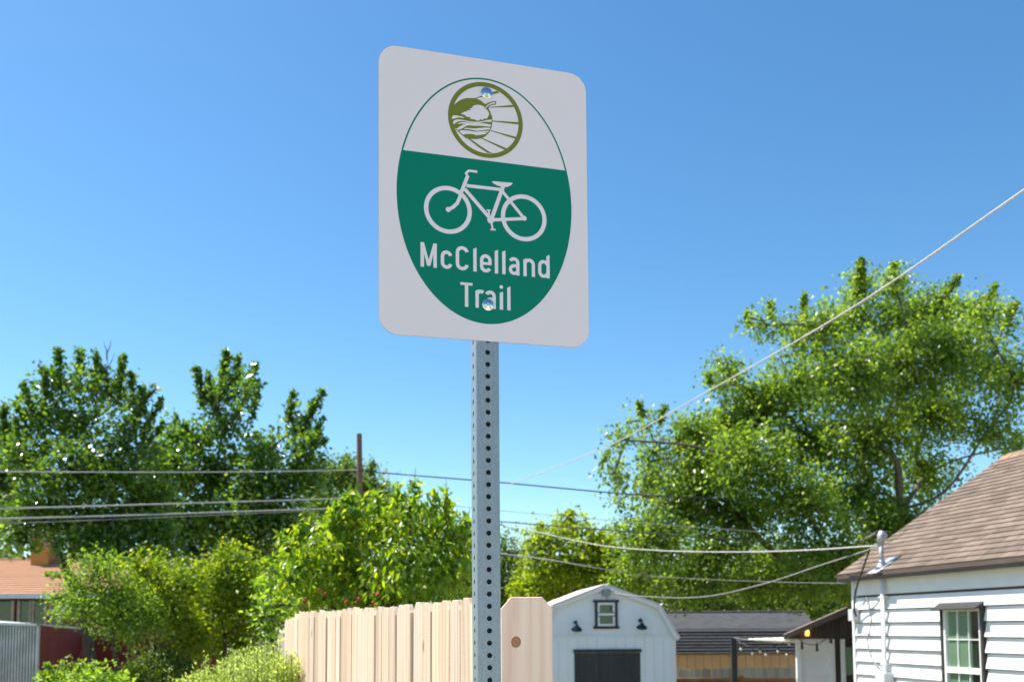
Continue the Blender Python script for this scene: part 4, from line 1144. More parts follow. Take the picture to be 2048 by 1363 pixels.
for pa, pb in ((-40, 26), (38, 62), (66, 92), (102, 122)):
    xa_, xb_ = P(pa, 1200, OY + .42).x, P(pb, 1200, OY + .42).x
    zw1, zw0 = P(60, 1200, OY + .42).z, P(60, 1248, OY + .42).z
    g = Geo(); g.box(((xa_+xb_)/2, OY + .47, (zw0+zw1)/2), ((xb_-xa_)/2, .02, (zw1-zw0)/2)); w_ = g.build('window', M['room'], oh)
    g = Geo(); g.box(((xa_+xb_)/2, OY + .44, (zw0+zw1)/2), ((xb_-xa_)/2 - .02, .004, (zw1-zw0)/2 - .02)); g.build('pane', M['glass'], w_)
    for xx in (xa_, xb_):
        g = Geo(); g.box((xx, OY + .43, (zw0+zw1)/2), (.045, .03, (zw1-zw0)/2)); g.build('frame', M['soffit'], w_)
# ------------------------------------------------------------------ utility pole and overhead cables
UY = 23.0
M['polewood'] = wood_mat('old_pole_wood', (0.13, 0.075, 0.045), (0.20, 0.125, 0.08), (0.28, 0.19, 0.13), knots=False)
pt, pb_ = P(718.5, 867, UY), P(722, 1050, UY)
up_ = thing('utility_pole', 'bare brown wooden utility pole above the left treetops', 'utility pole', (pt.x, UY, ground_z(UY)))
g = Geo(); g.tube([(pt.x + .10, UY, ground_z(UY)), (pt.x + .06, UY, 3.0), (pt.x, UY, pt.z)], [0.10, 0.085, 0.064], 10); g.build('shaft', M['polewood'], up_, smooth=False)
for yy in (940, 995, 1014):
    q = P(720, yy, UY - .11); g = Geo(); g.box(q, (.018, .03, .018)); g.build('bolt', M['rubber'], up_)
def cable(label, pts, r, mat):
    pts = [P(*p) for p in pts]
    g = Geo(); g.tube(crom(pts, 10), r, 6)
    o = g.build('overhead_cable', M[mat], None, smooth=True)
    return tag(o, label, 'cable', 'overhead cables')
cable('topmost grey cable running left from the utility pole', [(-700, 934, 9.4), (-30, 942, 12.5), (330, 943.5, 15.8), (560, 942, 19.2), (718, 939, 23)], 0.011, 'cable_pale')
cable('second grey cable left of the utility pole', [(-700, 1030, 9.2), (-30, 1017, 12.2), (330, 1007, 15.6), (560, 1000, 19), (722, 994, 23)], 0.013, 'cable_pale')
cable('third grey cable left of the utility pole', [(-700, 1054, 9.0), (-30, 1037, 12), (250, 1030, 14.5), (480, 1022, 17.8), (722, 1014, 23)], 0.013, 'cable_pale')
cable('lowest thin cable left of the utility pole', [(-700, 1066, 9.0), (-30, 1047, 12), (250, 1037, 14.5), (480, 1027, 17.8), (722, 1016, 23)], 0.007, 'cable')
cable('black cable from utility pole sagging towards the big elm', [(720, 939, 23), (780, 946, 22.8), (1000, 964, 22.4), (1240, 986, 22), (1420, 996, 22.4), (1520, 1003, 26.5)], 0.016, 'rubber')
cable('thick pale service cable climbing steeply to the upper right', [(985, 981, 22), (1120, 930, 16.5), (1240, 880, 13), (1420, 780, 9.8), (1700, 618, 6.9), (2060, 372, 5.0), (2720, -80, 3.4), (4300, -1160, 2.0)], 0.0068, 'cable_pale')
cable('dark cable crossing low past the post into the elm', [(722, 1016, 23), (880, 1030, 22.6), (1000, 1042, 22), (1200, 1058, 21), (1430, 1076, 20.6), (1560, 1085, 21.2), (1640, 1090, 26)], 0.015, 'rubber')
cable('pale twisted cable running to the weatherhead mast', [(722, 985, 23), (880, 1025, 22.4), (1000, 1046, 21.8), (1180, 1086, 19.5), (1300, 1099, 17), (1450, 1103, 14.8), (1600, 1100, 13.4), (1757, 1090, 12.2)], 0.0095, 'cable_pale')
cable('grey cable sagging from shed gable to the weatherhead mast', [(1225, 1179, 19.85), (1240, 1187, 19.6), (1330, 1194, 18), (1420, 1191, 16.4), (1530, 1166, 14.6), (1640, 1130, 13.3), (1740, 1098, 12.3), (1760, 1091, 12.2)], 0.009, 'cable')
cable('faint thin cable above the dark one right of the post', [(722, 992, 23), (1000, 1020, 22.2), (1200, 1038, 21.4), (1400, 1054, 20.8), (1545, 1065, 21.2), (1640, 1073, 26)], 0.007, 'cable')
cable('thin grey cable in front of the bright maple', [(930, 1098, 24.5), (1050, 1112, 22.5), (1120, 1122, 21.5), (1215, 1138, 22), (1300, 1150, 26)], 0.012, 'cable')
cable('hair-thin cable reaching the white house corner', [(1250, 1148, 25.5), (1400, 1157, 19), (1560, 1163, 15), (1716, 1166, 12.9)], 0.004, 'cable')
cable('short dark drop cable looping from mast to junction box', [(1740, 1097, 12.3), (1728, 1130, 12.45), (1716, 1165, 12.6), (1710, 1190, 12.75), (1709, 1218, 12.85), (1713, 1232, 12.88)], 0.013, 'rubber')
tz = lambda px, py, off: HP(*on_wall(px, py, off), off)
g = Geo(); g.tube(crom([tz(1727, 1212, .05), tz(1733, 1195, .05), tz(1742, 1240, .05), tz(1735, 1280, .05), tz(1742, 1312, .05), tz(1756, 1332, .05), tz(1765, 1333, .05)], 6), 0.008, 6)
tag(g.build('wall_cable', M['cable'], None, smooth=True), 'grey cable looping down the white siding beside the conduit', 'cable')

# ------------------------------------------------------------------ foliage
LEAF_SIMPLE = (np.array([[0, 0, 0], [0.5, 0.42, 0.10], [0, 1, 0], [-0.5, 0.42, 0.10]], float), [(0, 1, 2), (0, 2, 3)])
LEAF_LONG = (np.array([[0, 0, 0], [0.36, 0.25, 0.10], [0.5, 0.55, 0.02], [0, 1.0, -0.32], [-0.5, 0.55, 0.02], [-0.36, 0.25, 0.10], [0, 0.3, 0.0], [0, 0.62, -0.08]], float),
             [(0, 1, 6), (1, 2, 7), (1, 7, 6), (2, 3, 7), (0, 6, 5), (5, 6, 7), (5, 7, 4), (4, 7, 3)])
def norm(a): return a / np.maximum(np.linalg.norm(a, axis=1, keepdims=True), 1e-9)
def leaves(rng, pos, axis, L, W, tint, tmpl, flat=0.9):
    """arrays of leaf transforms -> (positions, axes)"""
    n = len(pos)
    Yv = norm(axis)
    nrm = rng.normal(size=(n, 3)) * 0.75 + np.array([0, 0, flat])
    Xv = norm(np.cross(Yv, nrm)); Zv = np.cross(Xv, Yv)
    s = 0.45 + 0.95*rng.beta(2.2, 2.4, (n, 1))
    return pos, Xv * (W*s), Yv * (L*s), Zv * (W*s), tint
def leaf_mesh(name, tr, tmpl, mat, parent):
    pos, X_, Y_, Z_, tint = tr
    tv, tf = tmpl
    n, k, m_ = len(pos), len(tv), len(tf)
    V = (pos[:, None, :] + tv[None, :, 0:1]*X_[:, None, :] + tv[None, :, 1:2]*Y_[:, None, :] + tv[None, :, 2:3]*Z_[:, None, :]).reshape(-1, 3)
    Fi = (np.array(tf)[None] + (np.arange(n)*k)[:, None, None]).reshape(-1, 3)
    me = bpy.data.meshes.new(name)
    me.vertices.add(len(V)); me.vertices.foreach_set('co', V.astype(np.float32).ravel())
    me.loops.add(len(Fi)*3); me.loops.foreach_set('vertex_index', Fi.astype(np.int32).ravel())
    me.polygons.add(len(Fi)); me.polygons.foreach_set('loop_start', np.arange(0, len(Fi)*3, 3, dtype=np.int32))
    me.update(calc_edges=True)
    at = me.attributes.new('tint', 'FLOAT', 'FACE')
    at.data.foreach_set('value', np.repeat(tint, m_).astype(np.float32))
    o = link(name, me, mat, parent)
    o['kind'] = 'stuff'
    return o

def v3(p): return np.array([p.x, p.y, p.z])
def scatter(rng, Y, blobs, shoots, L, W, k, per=26, clr=0.16, clen=0.35, droop=0.25, spread=0.0, upright=0.0, thick=0.85, edge=0.42, tint_sd=0.13, tint0=0.5, lowfill=0.0):
    """leaf positions: blobs (px, py, rx, ry[, density[, depth]]) hold twigs, each twig a spray of leaves"""
    Ps, As, Ts, cl = [], [], [], []
    mpp = Y / FPX
    centres = []
    for bl in blobs:
        px, py, rx, ry = bl[:4]; dens = bl[4] if len(bl) > 4 else 1.0
        dz = bl[5] if len(bl) > 5 else rng.uniform(-spread, spread)
        yy = Y + dz
        c = v3(P(px, py, yy)); R3 = np.array([rx*mpp, thick*(rx+ry)/2*mpp, ry*mpp])
        centres.append(c)
        dens *= 1.0 + lowfill*max(0.0, min(1.0, (py - 860)/120.0))
        nl = k * dens * math.pi * R3[0]*R3[2] / (0.5*L*W)
        nc = max(3, int(nl/per))
        d = norm(rng.normal(size=(nc, 3)))
        r = rng.uniform(0, 1, (nc, 1)) ** edge
        cc = c + d*r*R3 * rng.uniform(0.8, 1.08, (nc, 1))
        tw = norm(d*0.9 + rng.normal(size=(nc, 3))*0.55 + np.array([0, 0, upright - droop*0.5]))
        for i in range(nc): cl.append((c, cc[i], tw[i]))
        ti = np.clip(rng.normal(tint0, tint_sd, nc), 0, 1)
        idx = np.repeat(np.arange(nc), per)
        along = rng.uniform(-0.6, 0.6, (len(idx), 1))
        pos = cc[idx] + tw[idx]*along*clen + rng.normal(size=(len(idx), 3))*clr*(1 - 0.5*np.abs(along))
        ax_ = tw[idx]*0.7 + rng.normal(size=(len(idx), 3))*0.7 + np.array([0, 0, -droop])
        Ps.append(pos); As.append(ax_); Ts.append(np.clip(ti[idx] + rng.normal(0, 0.16, len(idx)), 0, 1))
    for (x0, y0, x1, y1, r0) in shoots:
        a, b = v3(P(x0, y0, Y)), v3(P(x1, y1, Y))
        a = a + np.array([0, rng.uniform(-.3, .3)*r0*mpp*3, 0])
        ln = np.linalg.norm(b - a); n = int(k*1.35 * ln * 2*r0*mpp / (0.5*L*W))
        t = rng.uniform(0, 1, (n, 1)) ** 0.85
        cl.append((a, b, norm((b-a)[None])[0]))
        bend = np.sin(t*math.pi) * rng.normal(0, 0.06, 3)
        blotch = 0.65 + 0.5*np.sin(t*rng.uniform(14, 22) + rng.uniform(0, 6))
        pos = a + (b - a)*t + bend*ln*0.5 + rng.normal(size=(n, 3)) * (r0*mpp*0.55) * (1.0 - 0.5*t) * blotch
        Ps.append(pos); As.append((b-a)[None]/ln*0.6 + rng.normal(size=(n, 3))*0.8 + np.array([0, 0, -droop*0.6]))
        Ts.append(np.clip(rng.normal(tint0 - .05, 0.2, n), 0, 1))
    pos = np.concatenate(Ps); axs = np.concatenate(As); tint = np.concatenate(Ts)
    return leaves(rng, pos, axs, L, W, tint, None), cl, centres

M['bark'] = pmat('dark_bark', (0.085, 0.062, 0.045), 0.9, 0.35, 6, (6, 6, 1), bmp=0.8, bdist=0.02)
M['bark_pale'] = pmat('grey_brown_bark', (0.17, 0.135, 0.105), 0.9, 0.3, 6, (6, 6, 1), bmp=0.8, bdist=0.02)
def plant(name, label, cat, seed, Y, base, fork, blobs, shoots=(), mat='leafA', bark='bark', r0=0.16, twig=0.35, limb=True, group=None, long=0, trunkpts=None, tmpl=LEAF_SIMPLE, stemmy=False, **kw):
    rng = np.random.default_rng(seed)
    b = P(base, 1300, Y); b.z = ground_z(Y) - 0.05
    t = thing(name, label, cat, b, group)
    tr, cl, cen = scatter(rng, Y, blobs, shoots, **kw)
    fk = P(fork[0], fork[1], Y)
    g = Geo()
    tp = [b] + ([P(*q) for q in trunkpts] if trunkpts else [b.lerp(fk, 0.5) + Vector((rng.uniform(-.1, .1), rng.uniform(-.1, .1), 0))]) + [fk]
    tp = crom(tp, 5)
    g.tube(tp, [r0*(1 - 0.4*i/len(tp)) for i in range(len(tp))], 9)
    g.build('trunk', M[bark], t, smooth=True)
    g = Geo()
    fkv = v3(fk)
    if limb:
        nodes_ = [fkv]; par = [-1]; plen = [0.0]
        for c in sorted(cen, key=lambda c: np.linalg.norm(c - fkv)):
            costs = [np.linalg.norm(c - q) + 0.45*plen[n] for n, q in enumerate(nodes_)]
            p_ = int(np.argmin(costs)); par.append(p_); plen.append(plen[p_] + np.linalg.norm(c - nodes_[p_])); nodes_.append(c)
        cnt = [1]*len(nodes_)
        for n in range(len(nodes_)-1, 0, -1): cnt[par[n]] += cnt[n]
        for n in range(1, len(nodes_)):
            q0, q1 = nodes_[par[n]], nodes_[n]; ln = np.linalg.norm(q1 - q0)
            m_ = q0*0.5 + q1*0.5 + rng.normal(0, 0.10, 3)*ln
            ra = r0*0.46*math.sqrt(cnt[n]/len(nodes_)) + 0.008; rb_ = r0*0.40*math.sqrt(max(1, cnt[n]-1)/len(nodes_)) + 0.006
            pts = crom([Vector(q0), Vector(m_), Vector(q1)], 4)
            g.tube(pts, [ra + (rb_-ra)*i/(len(pts)-1) for i in range(len(pts))], 5)
    for (c, e, tw) in cl:
        if rng.random() < twig:
            m_ = c*0.5 + e*0.5 + rng.normal(0, 0.08, 3)*np.linalg.norm(e - c)
            g.tube([Vector(c), Vector(m_), Vector(e), Vector(e + tw*0.12)], [min(.02, r0*0.06 + .004), min(.015, r0*0.04 + .003), 0.005, 0.002], 3, caps=False)
    if g.v: g.build('branches', M[bark], t, smooth=True)
    return t, tr

M['leafA'] = leaf_mat('glossy_dark_leaves', (0.035, 0.085, 0.010), (0.095, 0.18, 0.018), (0.20, 0.29, 0.035), 0.40, 0.24, 0.9)
M['leafElm'] = leaf_mat('elm_leaves', (0.055, 0.105, 0.012), (0.14, 0.225, 0.026), (0.27, 0.34, 0.06), 0.47, 0.36, 0.5)
M['leafMaple'] = leaf_mat('yellow_green_leaves', (0.07, 0.12, 0.008), (0.17, 0.24, 0.012), (0.28, 0.33, 0.02), 0.5, 0.5, 0.35)
M['leafPeach'] = leaf_mat('peach_leaves', (0.05, 0.12, 0.008), (0.145, 0.25, 0.014), (0.32, 0.37, 0.02), 0.48, 0.36, 0.55)
M['leafFar'] = leaf_mat('soft_green_leaves', (0.045, 0.085, 0.014), (0.10, 0.165, 0.025), (0.18, 0.23, 0.035), 0.42, 0.5, 0.35)
M['leafLocust'] = leaf_mat('pale_locust_leaves', (0.06, 0.12, 0.014), (0.15, 0.25, 0.03), (0.27, 0.35, 0.05), 0.47, 0.45, 0.4)
M['leafGold'] = leaf_mat('golden_green_leaves', (0.05, 0.105, 0.008), (0.15, 0.225, 0.014), (0.34, 0.37, 0.02), 0.48, 0.45, 0.4)
M['leafWeed'] = leaf_mat('pale_weed_leaves', (0.14, 0.20, 0.035), (0.27, 0.34, 0.08), (0.42, 0.48, 0.18), 0.45, 0.6, 0.25)

def crown(t, tr, mat, tmpl=LEAF_SIMPLE, name='crown'):
    return leaf_mesh(name, tr, tmpl, M[mat], t)

# tall tree with upright shoots, far left
t, tr = plant('pear_tree', 'tall dark glossy-leaved tree with upright shoots at far left', 'tree', 21, 19.0, 205, (108, 1085),
    [(120,765,45,50,.9),(180,775,42,52,.9),(240,790,40,50,.9),(80,835,58,60),(165,850,75,70),(255,860,48,62),(55,920,55,55),(145,945,85,65),(235,950,78,65),(95,1030,95,55),(215,1045,95,55),(292,900,34,42,.8),(300,1000,55,55),(180,1085,80,40),(30,1070,45,34,.8),(300,1060,60,45),(240,1105,60,34),(320,1110,50,30)],
    [(112,775,115,697,15),(92,800,86,735,13),(160,785,158,702,15),(187,780,193,708,14),(212,790,205,735,12),(243,790,249,712,14),(262,810,262,745,10),(265,850,310,772,11),(285,880,325,797,13),(288,900,330,845,10),(68,830,46,765,13),(58,870,30,805,12),(40,900,28,830,10),(278,840,285,775,12)],
    r0=0.12, trunkpts=[(170,1230,19.0),(140,1160,19)], L=0.105, W=0.078, k=3.6, per=12, clr=0.10, clen=0.30, upright=0.5, spread=0.5, edge=0.5, lowfill=0.9)
crown(t, tr, 'leafA')
g = Geo()
for (xa_, ya_, xb_, yb_) in ((213, 770, 214, 690), (213, 740, 230, 705), (214, 720, 207, 682), (218, 745, 245, 735), (215, 705, 222, 680)):
    a_, b_ = P(xa_, ya_, 19), P(xb_, yb_, 19); g.tube([a_, a_.lerp(b_, .5) + Vector((.02, 0, .01)), b_], [0.012, 0.008, 0.003], 4)
g.build('bare_twig', M['bark_pale'], t)
# forked limb in front of the orange roof
t, tr = plant('pear_tree', 'dark glossy-leaved tree with spiky top left of the utility pole', 'tree', 22, 24.5, 430, (452, 1050),
    [(452,770,32,42,.8),(492,780,26,46,.8),(415,800,24,36,.7),(448,850,52,48),(378,885,55,46),(345,940,58,60,1.1),(335,875,30,40,.8),(315,985,50,50),(430,950,78,66),(520,905,55,46),(592,855,38,40,.9),(605,905,42,46,.9),(530,970,76,66),(608,960,46,52,.9),(460,1040,88,58),(365,1050,75,55),(560,1050,66,55),(480,1110,78,46),(400,1120,70,46)],
    [(408,820,393,735,13),(425,830,415,745,11),(440,800,452,703,15),(465,800,478,712,13),(488,810,513,727,14),(500,850,516,765,11),(350,900,352,830,11),(365,880,372,845,9),(575,850,586,782,13),(608,850,646,782,13),(600,870,632,800,12),(620,900,652,878,9),(625,890,645,835,11)],
    r0=0.17, L=0.135, W=0.10, k=3.8, per=12, clr=0.13, clen=0.40, upright=0.5, spread=0.7, edge=0.5, lowfill=0.9, group='tall pear trees')
crown(t, tr, 'leafA')
t, tr = plant('round_tree', 'sliver of leafy tree cut by the left edge of the photo', 'tree', 23, 20.0, -40, (-20, 1100),
    [(5,880,50,52),(5,950,58,58),(15,1030,52,50),(-40,1000,60,80),(60,990,36,30,.8)], [(5,880,8,812,16),(25,900,32,845,12)],
    r0=0.15, L=0.085, W=0.06, k=5.0, per=20, clr=0.12, spread=0.5)
crown(t, tr, 'leafFar')
t, tr = plant('round_tree', 'soft green tree standing behind the utility pole', 'tree', 24, 36.0, 680, (680, 1100),
    [(650,950,55,36),(690,945,38,30,.9),(722,968,62,42),(640,1010,62,58),(760,1000,48,38),(690,1055,88,50),(600,1080,60,60),(770,1060,60,50),(560,1120,60,50)], [(690,930,692,912,14),(740,950,745,925,12)],
    r0=0.2, L=0.13, W=0.095, k=5.0, per=20, clr=0.22, clen=0.5, spread=1.2)
crown(t, tr, 'leafFar')
t, tr = plant('round_tree', 'dark green tree seen either side of the sign post', 'tree', 25, 34.0, 980, (980, 1180),
    [(1010,1105,46,44,.9),(1035,1150,38,40,.8),(985,1150,44,50),(935,1085,46,46),(935,1150,60,60),(1000,1190,60,40)], [],
    r0=0.2, L=0.12, W=0.09, k=4.0, per=20, clr=0.2, clen=0.5, spread=1.0)
crown(t, tr, 'leafFar')
t, tr = plant('maple_tree', 'bright yellow-green maple behind the shed roof', 'tree', 26, 28.0, 1150, (1145, 1170),
    [(1140,1058,36,30),(1090,1080,48,30),(1195,1085,48,38),(1110,1130,66,42),(1180,1130,58,42),(1080,1170,48,34),(1150,1175,70,36),(1225,1130,46,46),(1060,1185,40,30),(1240,1165,60,40)], [(1138,1050,1140,1022,13),(1085,1075,1078,1048,11)],
    r0=0.16, L=0.125, W=0.115, k=7.0, per=16, clr=0.17, clen=0.4, droop=0.4, spread=0.8, tint0=0.64)
crown(t, tr, 'leafMaple')

# big elm on the right
ELM = [(1290,850,40,42,.38),(1255,880,38,36,.38),(1310,905,46,46,.55),(1232,945,40,42,.42),(1300,965,58,48,.8),(1230,1005,30,26,.35),
 (1455,738,38,36,.9),(1440,770,34,24,.8),(1530,650,46,42,.36),(1592,672,46,48,.45),(1500,635,24,18,.3),(1560,715,34,30,.3),
 (1640,655,52,55,.9),(1722,575,42,52,.7),(1705,640,64,55,.9),(1790,568,34,42,.75),(1800,640,74,62),(1880,620,64,54,.9),(1960,622,54,46,.75),(2012,640,30,32,.6),
 (1900,700,84,74),(1800,735,94,82),(1700,750,94,82),(1610,770,70,62),(1525,805,74,62,1.3),(1465,850,76,56,1.3),(1385,870,52,44,1.3),(1405,940,86,64,1.4),(1500,925,94,74),(1620,880,94,82),(1740,880,94,82),(1860,825,92,82),
 (1975,740,74,72,.75),(2030,760,50,70,.6),(1975,860,72,56,.55),(2040,890,50,50,.55),(1850,945,84,70,.8),(1720,990,94,74),(1600,1000,94,74),(1480,1030,94,64),(1365,1020,78,64,1.4),(1300,1080,78,56,1.3),(1420,1110,94,54),(1540,1120,94,62),(1660,1110,94,62),(1770,1050,74,60,.9),(1280,1145,66,46),(1380,1165,80,40),(1500,1165,90,38),(1620,1165,90,38),(1700,1165,70,40),(1850,1040,60,50,.6)]
t, tr = plant('elm_tree', 'large spreading elm rising behind the white house roof', 'tree', 27, 26.0, 1760, (1800, 1020), ELM,
    [(1715,600,1722,518,16),(1785,600,1788,526,14),(1880,600,1918,552,13),(1975,610,1990,570,12),(1290,830,1275,805,10),(1320,850,1330,812,9),(1215,900,1205,925,8),(1500,660,1492,625,8),(1545,640,1540,605,8),(1600,660,1608,590,9),(1420,770,1416,748,10),(2010,640,2036,605,9)],
    bark='bark_pale', r0=0.38, twig=0.28, L=0.125, W=0.082, k=5.4, per=18, clr=0.15, clen=0.55, droop=0.45, spread=2.2, thick=0.9, edge=0.5, tint_sd=0.17)
crown(t, tr, 'leafElm')

# fruit tree right behind the picket fence, big drooping leaves
PEACH = [(650,1080,58,52),(700,1040,52,48),(775,1040,62,50),(820,1010,42,34,.9),(860,1050,55,46),(900,1080,46,56),(610,1125,54,46),(700,1125,84,58),(800,1130,86,64),(890,1145,56,56),(570,1165,40,34,.8),(640,1195,76,36),(755,1205,86,38),(870,1215,66,36)]
t, tr = plant('fruit_tree', 'bushy fruit tree with drooping bright leaves and red fruit behind the fence', 'tree', 31, 8.4, 740, (740, 1240), PEACH,
    [(700,1040,698,982,12),(665,1070,672,1010,10),(755,1030,752,988,10),(825,1000,829,962,11),(862,1030,868,985,10),(895,1060,893,985,6),(600,1110,596,1045,10),(590,1120,558,1065,10),(580,1140,542,1112,9),(550,1180,524,1156,9),(930,1080,936,1040,8),(785,1020,800,975,9)],
    r0=0.06, twig=0.5, L=0.084, W=0.033, k=4.6, per=15, clr=0.07, clen=0.30, droop=0.95, upright=0.35, spread=0.35, edge=0.55, tint_sd=0.18, tint0=0.6)
pos, X_, Y_, Z_, tint = tr
dist = pos[:, 1] - 0.15*X_[:, 0]
order = np.argsort(pos[:, 1] - 0.9*np.minimum(np.linalg.norm(Y_, axis=1), .12))
near, rest = order[:300], order[300:]
crown_o = leaf_mesh('crown', tuple(a[rest] for a in tr), LEAF_LONG, M['leafPeach'], t)
lm = []
for ti in (0.15, 0.4, 0.6, 0.85):
    me = bpy.data.meshes.new('leaf'); me.from_pydata([tuple(v) for v in LEAF_LONG[0]], [], LEAF_LONG[1])
    at = me.attributes.new('tint', 'FLOAT', 'FACE'); at.data.foreach_set('value', np.full(8, ti, np.float32)); me.materials.append(M['leafPeach']); lm.append(me)
for j in near:
    o = link('leaf', lm[min(3, int(tint[j]*4))], None, None)
    o.matrix_world = Matrix(((X_[j][0], Y_[j][0], Z_[j][0], pos[j][0]), (X_[j][1], Y_[j][1], Z_[j][1], pos[j][1]), (X_[j][2], Y_[j][2], Z_[j][2], pos[j][2]), (0, 0, 0, 1)))
    o.parent = crown_o
M['fruit'] = pmat('red_fruit', (0.42, 0.03, 0.02), 0.35, 0.3, 30, bmp=0)
for fx, fy in ((638,1178),(645,1183),(651,1186),(607,1200),(610,1206),(612,1196),(694,1201),(717,1199),(712,1204),(749,1186),(753,1190),(757,1187),(746,1205),(751,1209),(692,1204),(718,1196),(620,1214),(556,1246)):
    g = Geo(); c = P(fx, fy, 7.85 + RNG.uniform(-.05, .05)); R_ = 0.012
    g.lathe([(0.002, -R_), (R_*.7, -R_*.72), (R_, 0), (R_*.75, R_*.7), (R_*.25, R_*.92), (0.001, R_*.8)], c, (Vector((1,0,0)), Vector((0,1,0)), ZV), 8); g.build('fruit', M['fruit'], t, smooth=True)

# shrubs at left
t, tr = plant('locust_shrub', 'feathery pale green shrub leaning over the dark red shed', 'shrub', 33, 15.0, 230, (225, 1250),
    [(200,1138,52,30,.9),(160,1178,46,30,.9),(232,1190,62,42),(165,1218,54,26,.8),(255,1240,56,46),(128,1208,28,11,.6),(95,1206,24,8,.5),(225,1235,44,30,.9),(290,1235,40,36,.9)], [(120,1150,92,1148,8),(140,1190,98,1196,6),(150,1160,130,1140,8)],
    r0=0.06, L=0.06, W=0.030, k=4.5, per=24, clr=0.09, clen=0.4, droop=0.2, spread=0.5)
crown(t, tr, 'leafLocust', name='foliage')
t, tr = plant('golden_shrub', 'golden green sunlit shrub left of the shaded thicket', 'shrub', 34, 16.0, 310, (310, 1260),
    [(282,1140,36,34),(318,1140,34,34),(330,1185,40,36),(352,1225,40,40),(300,1200,36,36,.8),(372,1165,36,44)], [(282,1130,285,1100,10),(322,1120,318,1095,9)],
    r0=0.05, L=0.075, W=0.05, k=5.5, per=18, clr=0.10, spread=0.5)
crown(t, tr, 'leafGold', name='foliage')
t, tr = plant('thicket_shrub', 'tall mixed green shrub at the far end of the picket fence', 'shrub', 35, 17.0, 450, (450, 1270),
    [(470,1135,52,52),(492,1195,50,50),(425,1200,56,60),(508,1240,42,42),(380,1260,60,46),(450,1270,60,46),(440,1150,40,40),(530,1215,40,50),(490,1290,50,30,.6)], [],
    r0=0.06, L=0.085, W=0.055, k=6.0, per=18, clr=0.12, spread=0.8, tint_sd=0.2)
crown(t, tr, 'leafGold', name='foliage')
t, tr = plant('vine_shrub', 'pale small-leaved shrub spilling past the far fence end', 'shrub', 36, 6.6, 545, (545, 1290),
    [(540,1215,24,26,.8),(560,1200,26,22,.7),(525,1245,20,24,.7),(548,1255,26,30,.8),(585,1205,24,18,.6),(530,1180,16,20,.5)], [(545,1190,540,1135,6),(530,1200,522,1165,5)],
    r0=0.02, L=0.045, W=0.026, k=3.0, per=12, clr=0.04, clen=0.18, spread=0.2)
crown(t, tr, 'leafLocust', name='foliage')
t, tr = plant('low_shrub', 'rounded yellow-green shrub at bottom left beside the metal shed', 'shrub', 37, 10.0, 165, (165, 1420),
    [(120,1362,38,26),(160,1350,40,24),(205,1358,40,26),(240,1375,30,20),(165,1385,70,40)], [(110,1350,92,1325,5),(155,1345,158,1322,6),(185,1345,188,1325,6),(100,1365,85,1345,5)],
    r0=0.025, L=0.055, W=0.034, k=4.5, per=14, clr=0.05, clen=0.16, spread=0.3, upright=0.4, tint0=0.62)
crown(t, tr, 'leafLocust', name='foliage')
t, tr = plant('low_shrub', 'dusky low shrub in the shade before the red fence', 'shrub', 38, 16.0, 325, (325, 1350),
    [(325,1318,44,30),(290,1335,36,28),(360,1335,40,26),(270,1350,40,26),(320,1355,70,30)], [],
    r0=0.03, L=0.06, W=0.036, k=4.0, per=16, clr=0.08, spread=0.4, tint0=0.35)
crown(t, tr, 'leafFar', name='foliage')

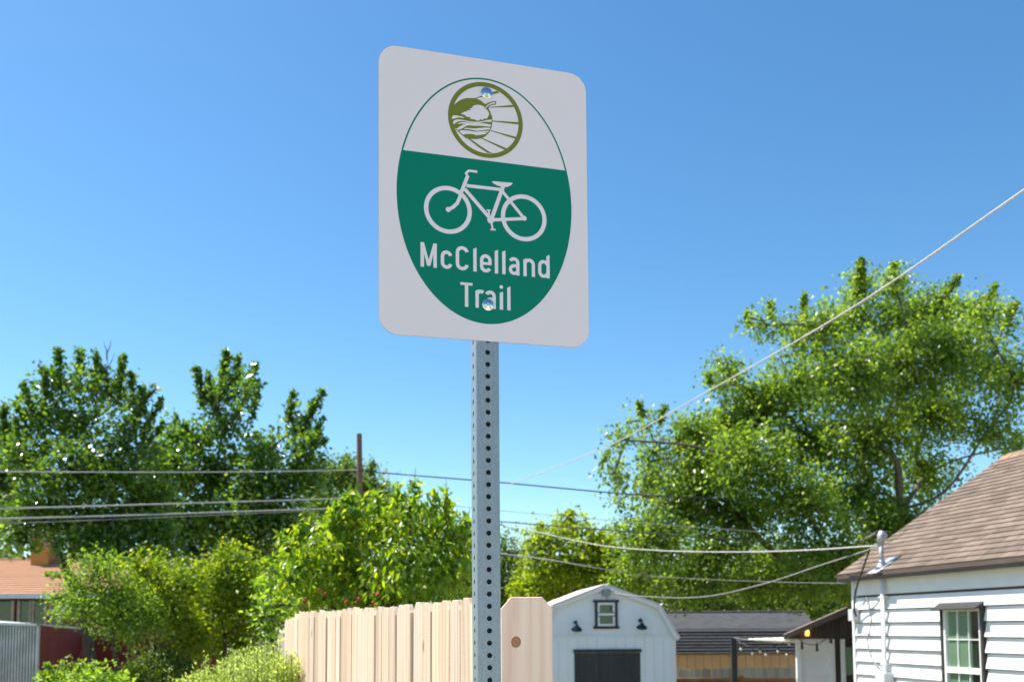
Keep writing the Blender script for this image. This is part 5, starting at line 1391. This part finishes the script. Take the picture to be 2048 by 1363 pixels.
# far trees that close the background
far = [('dense tree of the far background behind the left shrubs', 41, 44, 330, [(300,1190,140,60),(160,1200,120,60),(450,1180,140,70),(60,1160,120,70),(560,1190,90,60),(-60,1150,120,90)]),
       ('dense tree of the far background behind the fruit tree', 42, 46, 780, [(700,1170,110,60),(840,1170,110,60),(620,1150,80,60),(960,1200,80,40),(1060,1200,60,40)]),
       ('dense tree of the far background behind the grey garage', 43, 44, 1500, [(1350,1185,110,60),(1420,1205,90,36),(1540,1205,90,36),(1640,1200,90,40),(1500,1170,120,70),(1650,1170,120,80),(1800,1140,120,90),(1250,1200,70,40)])]
for lab, seed, Y, bx, bl in far:
    t, tr = plant('background_tree', lab, 'tree', seed, Y, bx, (bx, 1240), bl, [], r0=0.25, L=0.20, W=0.15, k=5.0, per=20, clr=0.3, clen=0.6, spread=1.5, twig=0.1, group='background trees')
    crown(t, tr, 'leafFar')

# tall feathery weeds along the fence foot
rng = np.random.default_rng(51)
Ps, As, Ts = [], [], []
gw = Geo()
for i in range(760):
    px = rng.uniform(335, 620); Yw = rng.uniform(5.6, 7.4)
    top = 1363 - 62*math.exp(-((px-520)/95.0)**2) - 8*rng.random() + max(0, (400-px))*0.25 + rng.uniform(-10, 22)
    if rng.random() < 0.06: top -= rng.uniform(12, 42)
    if px > 560: Yw = rng.uniform(4.9, 5.2); px = rng.uniform(545, 600)
    tp = P(px, top, Yw); h = tp.z - ground_z(Yw)
    b = tp + Vector((rng.normal(0, .05), rng.normal(0, .05), 0)); b.z = max(ground_z(Yw), tp.z - 1.0)
    gw.tube([b, b.lerp(tp, .5) + Vector((rng.normal(0, .012), 0, 0)), tp], [0.003, 0.0022, 0.001], 3, caps=False)
    n = 46
    tt = rng.uniform(0.25, 1.0, (n, 1))
    pos = v3(b) + (v3(tp) - v3(b))*tt + rng.normal(size=(n, 3))*0.016*(1.15 - tt)
    an = rng.uniform(0, 2*math.pi, n)
    ax_ = np.stack([np.cos(an), np.sin(an), np.full(n, 0.8)], 1)
    Ps.append(pos + norm(ax_)*0.008); As.append(ax_); Ts.append(np.clip(rng.normal(0.35 + 0.4*tt[:, 0], 0.15), 0, 1))
tr = leaves(rng, np.concatenate(Ps), np.concatenate(As), 0.024, 0.009, np.concatenate(Ts), None)
wd = leaf_mesh('weeds', tr, LEAF_SIMPLE, M['leafWeed'], None)
tag(wd, 'mass of tall feathery pale green weeds before the fence', 'weeds', kind='stuff')
st = gw.build('stems', M['leafWeed'], wd); st['kind'] = 'stuff'
